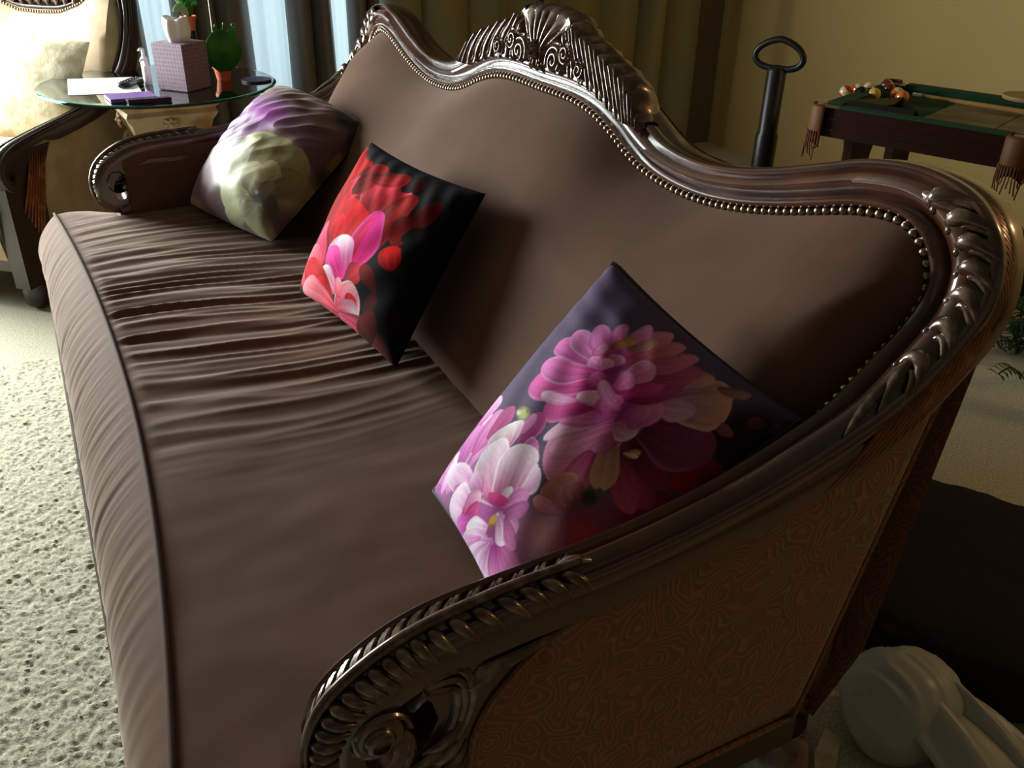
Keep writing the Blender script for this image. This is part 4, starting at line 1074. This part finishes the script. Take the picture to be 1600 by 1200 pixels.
def flat(name, pts, z0, h, m_, label, cat, loc):
    o = MB().prism(pts, lambda a, b, q: (a, b, q), 0, h).obj(name, m_, smooth=False); o.location = (loc[0], loc[1], z0)
    return tag(o, label, cat)
flat('paper_sheet', [(-.17, -.10), (.14, -.12), (.17, .11), (-.13, .12)], GT, .0012, M['white'], 'white paper sheet spread at the left of the glass table', 'paper', (-1.93, -.62))
flat('booklet', [(-.05, -.075), (.05, -.065), (.045, .08), (-.055, .07)], GT+.0014, .010, M['purple'], 'purple booklet near the front edge of the glass table', 'booklet', (-1.66, -.56))
flat('pen_tray', [(-.012, -.07), (.012, -.065), (.012, .07), (-.012, .065)], GT, .012, M['darkpurple'], 'slim dark pen case at the very front of the glass table', 'pen case', (-1.592, -.51))
flat('coaster', [(.055*math.cos(a), .055*math.sin(a)) for a in np.linspace(0, 2*math.pi, 28, endpoint=False)], GT, .006, M['darkpurple'], 'dark purple round coaster at the right of the glass table', 'coaster', (-1.84, -.10))
rm = MB(); rows = []
for i, t in enumerate(np.linspace(-1, 1, 14)):
    w_ = .026*(1-.75*t**8)*(1+.12*t); rows.append([(t*.075, w_*math.cos(a), .010+.010*math.sin(a)*(1-.3*t**6)) for a in np.linspace(0, 2*math.pi, 16, endpoint=False)])
rm.grid(rows, closev=True); rm.f += [tuple(range(16)), tuple(13*16+j for j in range(16))]; rm.mi += [0, 0]
rem = thing('remote_control', 'black rounded remote control lying on the white paper', 'remote control', (-1.90, -.53, GT+.0015), 2.6)
rm.obj('casing', M['blackplastic'], rem)
bt = MB()
for i in range(5):
    for j in range(2): bt.ball((-.05+.022*i, -.008+.016*j, .0195), .0035, n=8, m=4)
bt.obj('buttons', M['mauve'], rem)
for (x, y, hh, lab) in ((-1.90, -.468, .085, 'small white pump bottle beside the tissue box, the nearer one'), (-1.97, -.462, .11, 'small white pump bottle beside the tissue box, the taller rear one')):
    t = thing('pump_bottle', lab, 'bottle', (x, y, GT))
    MB().lathe([(.012, 0), (.014, .004), (.014, hh*.7), (.006, hh*.8)], n=18).obj('bottle_body', M['whiteplastic'], t)
    MB().lathe([(.006, hh*.8), (.006, hh), (.001, hh+.002)], n=12).tube([(0, 0, hh), (.004, -.012, hh), (.004, -.016, hh-.006)], .004, n=8).obj('pump', M['whiteplastic'], t)

# ------------------------------------------------------------------ armchair
def chair():
    t = thing('armchair', 'beige armchair with carved dark wood frame behind the glass table', 'armchair', (-2.34, -.95, 0), math.radians(47))
    L = LIFT; hw_ = .385
    I = [(-.0,.30,.83),(.10,.30,.835),(.20,.30,.87),(.27,.30,.92),(.34,.29,.93),(.375,.28,.86),(.375,.25,.74),(.36,.18,.63),(.36,.06,.57),(.36,-.08,.535),(.36,-.30,.51),(.36,-.45,.485),(.36,-.505,.44),(.36,-.50,.39),(.36,-.47,.37),(.36,-.45,.40)]
    O = [(0,.315,.90),(.10,.315,.905),(.20,.315,.94),(.28,.315,.985),(.375,.305,.98),(.415,.29,.90),(.42,.26,.77),(.425,.19,.655),(.425,.07,.59),(.425,-.07,.553),(.425,-.29,.525),(.425,-.45,.495),(.425,-.515,.44),(.425,-.505,.38),(.425,-.46,.355),(.425,-.435,.40)]
    A = cr(I, 4); B = cr(O, 4); A[:, 2] += L; B[:, 2] += L
    Tn_ = np.gradient((A+B)/2, axis=0); Wd = B-A; Nr = np.cross(Tn_, Wd); Nr /= np.linalg.norm(Nr, axis=1, keepdims=True)
    for sx in (1, -1):
        rows = [[A[k]+Wd[k]*u-Nr[k]*(h*(.05 if k < 40 else .03) if h > 0 else h*.05) for u, h in PROF] for k in range(len(A))]
        P = np.array(rows); P[..., 0] *= sx; m_ = MB(); m_.grid(P, closev=True); m_.obj('arm_rail', M['darkwood'], t)
        # outer panel
        pn = []
        for k in range(20, 44):
            top = A[k]+Wd[k]*.95-Nr[k]*.03; pn.append([(sx*.405, top[1], z) for z in np.linspace(.16, top[2], 8)])
        MB().grid(pn).obj('arm_panel', M['beige'], t)
        pad = []
        for k in range(20, 44):
            top = A[k]; pad.append([(sx*(.352-.03*math.sin(math.pi*q)), top[1], .30+(top[2]-.30)*q) for q in np.linspace(0, 1, 8)])
        MB().grid(pad).obj('arm_pad', M['beige'], t)
        ps = MB().prism([(-.50, .10), (-.30, .10), (-.34, .30), (-.33, .45), (-.26, .56), (-.44, .56), (-.50, .50)], lambda a, b, h: (sx*h, a, b+.0), .35, .41); po = ps.obj('arm_post', M['darkwood'], t, smooth=False)
        pc = MB()
        for i in range(7): lobe(pc, (sx*.41, -.44+.01*i, .36-.02*i), (sx*.425, -.41+.01*i, .44), (sx*.41, -.36+.012*i, .54), .007, (sx, 0, 0))
        pc.obj('post_carving', M['carving_lamplit'], po)
        for y in (-.42, .24):
            MB().lathe([(.02, 0), (.045, .02), (.05, .07), (.03, .12), (.035, .15), (.035, .2)], sx*.36, y, 0, n=16).obj('foot', M['darkwood'], t)
    rows = []
    for x in np.linspace(-.375, .375, 25):
        zt = float(np.interp(abs(x), [0, .10, .20, .27, .34, .37, .377], [.83, .835, .87, .92, .925, .86, .74]))+L
        rows.append([(x, .30-.10*math.sin(math.pi*q)**.6*(1-.3*q)-.10*(1-q), .36+(zt-.36)*q) for q in np.linspace(0, 1, 20)])
    bu = MB().grid(rows).obj('back_upholstery', M['beige'], t)
    ob = []
    for x in np.linspace(-.40, .40, 21):
        zt = float(np.interp(abs(x), [0, .2, .28, .37, .41], [.89, .93, .975, .97, .86]))+L
        ob.append([(x, .345, z) for z in np.linspace(.16, zt, 5)])
    MB().grid(ob).obj('outer_back', M['beige'], t)
    MB().box((-.40, -.44, .13), (.40, .34, .20)).obj('apron', M['darkwood'], t, smooth=False)
    sc_ = MB(); rows = []
    for x in np.linspace(-1, 1, 21):
        rows.append([(x*.345, (-.37 if q < .5 else .2)+0*x if False else -.50+.70*q, .36+L+.03*(1-x**4)*(1-(2*q-1)**6)) for q in np.linspace(0, 1, 18)])
    sc_.grid(rows); r0 = [r[0] for r in rows]; sc_.grid([[(p[0], -.50, p[2]) for p in r0], [(p[0], -.525, p[2]-.08) for p in r0], [(p[0], -.50, .2) for p in r0]])
    sc_.box((-.34, -.49, .20), (.34, .2, .36+L-.005)); sc_.obj('seat_cushion', M['beige'], t, angle=70)
    # nails
    path = [(x, .288, float(np.interp(abs(x), [0, .10, .20, .27, .33, .355, .36], [.822, .827, .862, .912, .908, .86, .74]))+L) for x in np.linspace(-.355, .355, 61)]
    for p in path:
        o = bpy.data.objects.new('nailhead', nail_me); C.objects.link(o); o.parent = t; o.location = p; o.rotation_euler = (math.pi/2, 0, 0)
    pc = MB()
    for x in np.linspace(-.16, .16, 9):
        lobe(pc, (x, .30, .85+L), (x*1.1, .285, .90+L), (x*1.25, .30, .95+L-abs(x)*.2), .012, (0, -1, 0))
    pc.obj('crest_carving', M['carving'], t)
    return t
chair()
d = CUSH['cream'] = dict(C=[(-2.52, -1.02, .80), (-2.20, -.615, .75), (-2.33, -1.13, .42), (-2.03, -.76, .44)], th=.06, tb=.06, pinch=.03)
g = np.sin(np.linspace(-math.pi/2, math.pi/2, 41)); S, T = np.meshgrid(g, g, indexing='ij')
q_ = (np.clip(1-S**2, 0, 1)*np.clip(1-T**2, 0, 1))**.42; base = quad_pt(d['C'], S, T, .03); nn_ = quad_n(d['C'])
cm = MB().grid(base+nn_*(q_*.07+.006*np.sin(9*T+4*S)*q_)[..., None]); cm.grid(base-nn_*(q_*.05)[..., None])
o = cm.obj('cushion', M['cream'], angle=85); tag(o, 'plump cream cushion propped on the beige armchair', 'cushion'); o.location.z = LIFT

# ------------------------------------------------------------------ things on the floor behind the sofa
def lump(name, m_, c, r, seed, amp, freq, label, cat, power=2.6, n=56):
    rows = []
    for i in range(n+1):
        ph = math.pi*i/n; row = []
        for j in range(n):
            th = 2*math.pi*j/n
            d_ = Vector((math.sin(ph)*math.cos(th), math.sin(ph)*math.sin(th), -math.cos(ph)))
            s_ = (abs(d_.x)**power+abs(d_.y)**power+abs(d_.z)**power)**(-1/power)
            v = d_*s_*(1+amp*noise.noise(d_*freq+Vector((seed, 0, 0)))+amp*.5*(1-abs(noise.noise(d_*freq*2.2+Vector((0, seed, 0))))*2))
            row.append((v.x*r[0], v.y*r[1], max(v.z*r[2], -r[2]*.92)))
        rows.append(row)
    o = MB().grid(rows, closev=True).obj(name, m_, angle=80); o.location = (c[0], c[1], r[2]*.92+.001); return tag(o, label, cat)
o = lump('cloth_bag', M['blackcloth'], (.80, .72), (.27, .30, .075), 3, .07, 2.0, 'large black cloth bag slumped on the carpet behind the sofa', 'bag', 4); o.rotation_euler = (0, 0, .5)
pbag = thing('plastic_bag', 'white plastic carrier bag slumped on the carpet by the black cloth bag', 'bag', (.965, .31, 0), 0)
rows = []
n = 60
for i in range(n+1):
    ph = math.pi*i/n; row = []
    for j in range(n):
        th = 2*math.pi*j/n; d_ = Vector((math.sin(ph)*math.cos(th), math.sin(ph)*math.sin(th), -math.cos(ph)))
        k_ = 1+.08*noise.noise(d_*1.5)+.085*(1-2*abs(noise.noise(Vector((d_.x*1.2+d_.z, d_.y*3.5, d_.z*1.5+2)))))
        row.append((d_.x*.095*k_, d_.y*.105*k_, max(.085+d_.z*.095*k_, .002)))
    rows.append(row)
MB().grid(rows, closev=True).obj('bag_body', M['film'], pbag, angle=80)
tl = MB()
for s0, (a, b, c_, w_) in enumerate((((-.02, -.02, .165), (.12, .0, .16), (.27, .05, .03), .075), ((.0, .05, .155), (.12, .10, .13), (.26, .14, .03), .05))):
    P = bez(a, b, c_, 20); rows = []
    for i, p in enumerate(P):
        t = i/19; rows.append([(p[0]+(-.3)*w_*u*(.6+.6*t), p[1]+w_*u*(.6+.6*t), max(p[2]+.010*math.sin(u*6+t*5+s0)-abs(u)**2*.05, .003)) for u in np.linspace(-1, 1, 15)])
    tl.grid(rows)
o = tl.obj('bag_handles', M['film'], pbag, angle=80); o.modifiers.new('t', 'SOLIDIFY').thickness = .0012
o = MB().prism([(-.02, -.045), (.022, -.035), (.018, .04), (-.012, .045)], lambda a, b, h: (a, b, h+.02*abs(a)*10*.2), 0, .006).obj('paper_scrap', M['cream'], smooth=False)
o.location = (.945, .165, .014); o.rotation_euler = (.08, .1, .6); tag(o, 'crumpled cream paper scrap on the carpet beside the plastic bag', 'paper')
gr = MB().lathe([(.02, 0), (.024, .01), (.022, .06), (.012, .075), (.012, .09)], n=16).obj('bottle', M['greenbit']); gr.location = (.865, .165, .0); tag(gr, 'small green plastic bottle behind the sofa foot', 'bottle')

# dark green fronds near the wall
fr_ = thing('artificial_garland', 'heap of dark green artificial fronds on the carpet right of the sofa', 'garland', (.02, 1.95, 0))
rnd = random.Random(4); fm = MB(); st_ = MB()
for i in range(34):
    a = rnd.uniform(0, 6.28); r = rnd.uniform(.0, .22); x0, y0 = r*math.cos(a), r*math.sin(a)*1.3; dx, dy = rnd.uniform(-.14, .14), rnd.uniform(-.14, .14); h = rnd.uniform(.06, .20)
    P = bez((x0, y0, .01), (x0+dx*.5, y0+dy*.5, h), (x0+dx, y0+dy, .03+h*.3), 9); st_.tube(P, .003, n=5)
    for k_ in range(1, 9):
        for s_ in (-1, 1):
            p = Vector(P[k_]); dd = Vector((dy, -dx, .02)).normalized()*.035*s_+Vector((dx, dy, 0))*.12
            fm.tube([p, p+dd*.6+Vector((0, 0, .006)), p+dd], [.002, .0045, .0008], n=4, flat=.3, nrm=(0, 0, 1))
for o, nm_ in ((st_, 'stem'), (fm, 'frond')):
    ob_ = o.obj(nm_, M['tinsel'], fr_)
    if nm_ == 'frond': ob_['kind'] = 'stuff'
lump('dark_sack', M['blackcloth'], (-.18, 2.52), (.2, .17, .15), 8, .12, 2.5, 'dark sack lying by the wall under the pool table', 'sack')

for o in LIFTED: o.location.z += LIFT
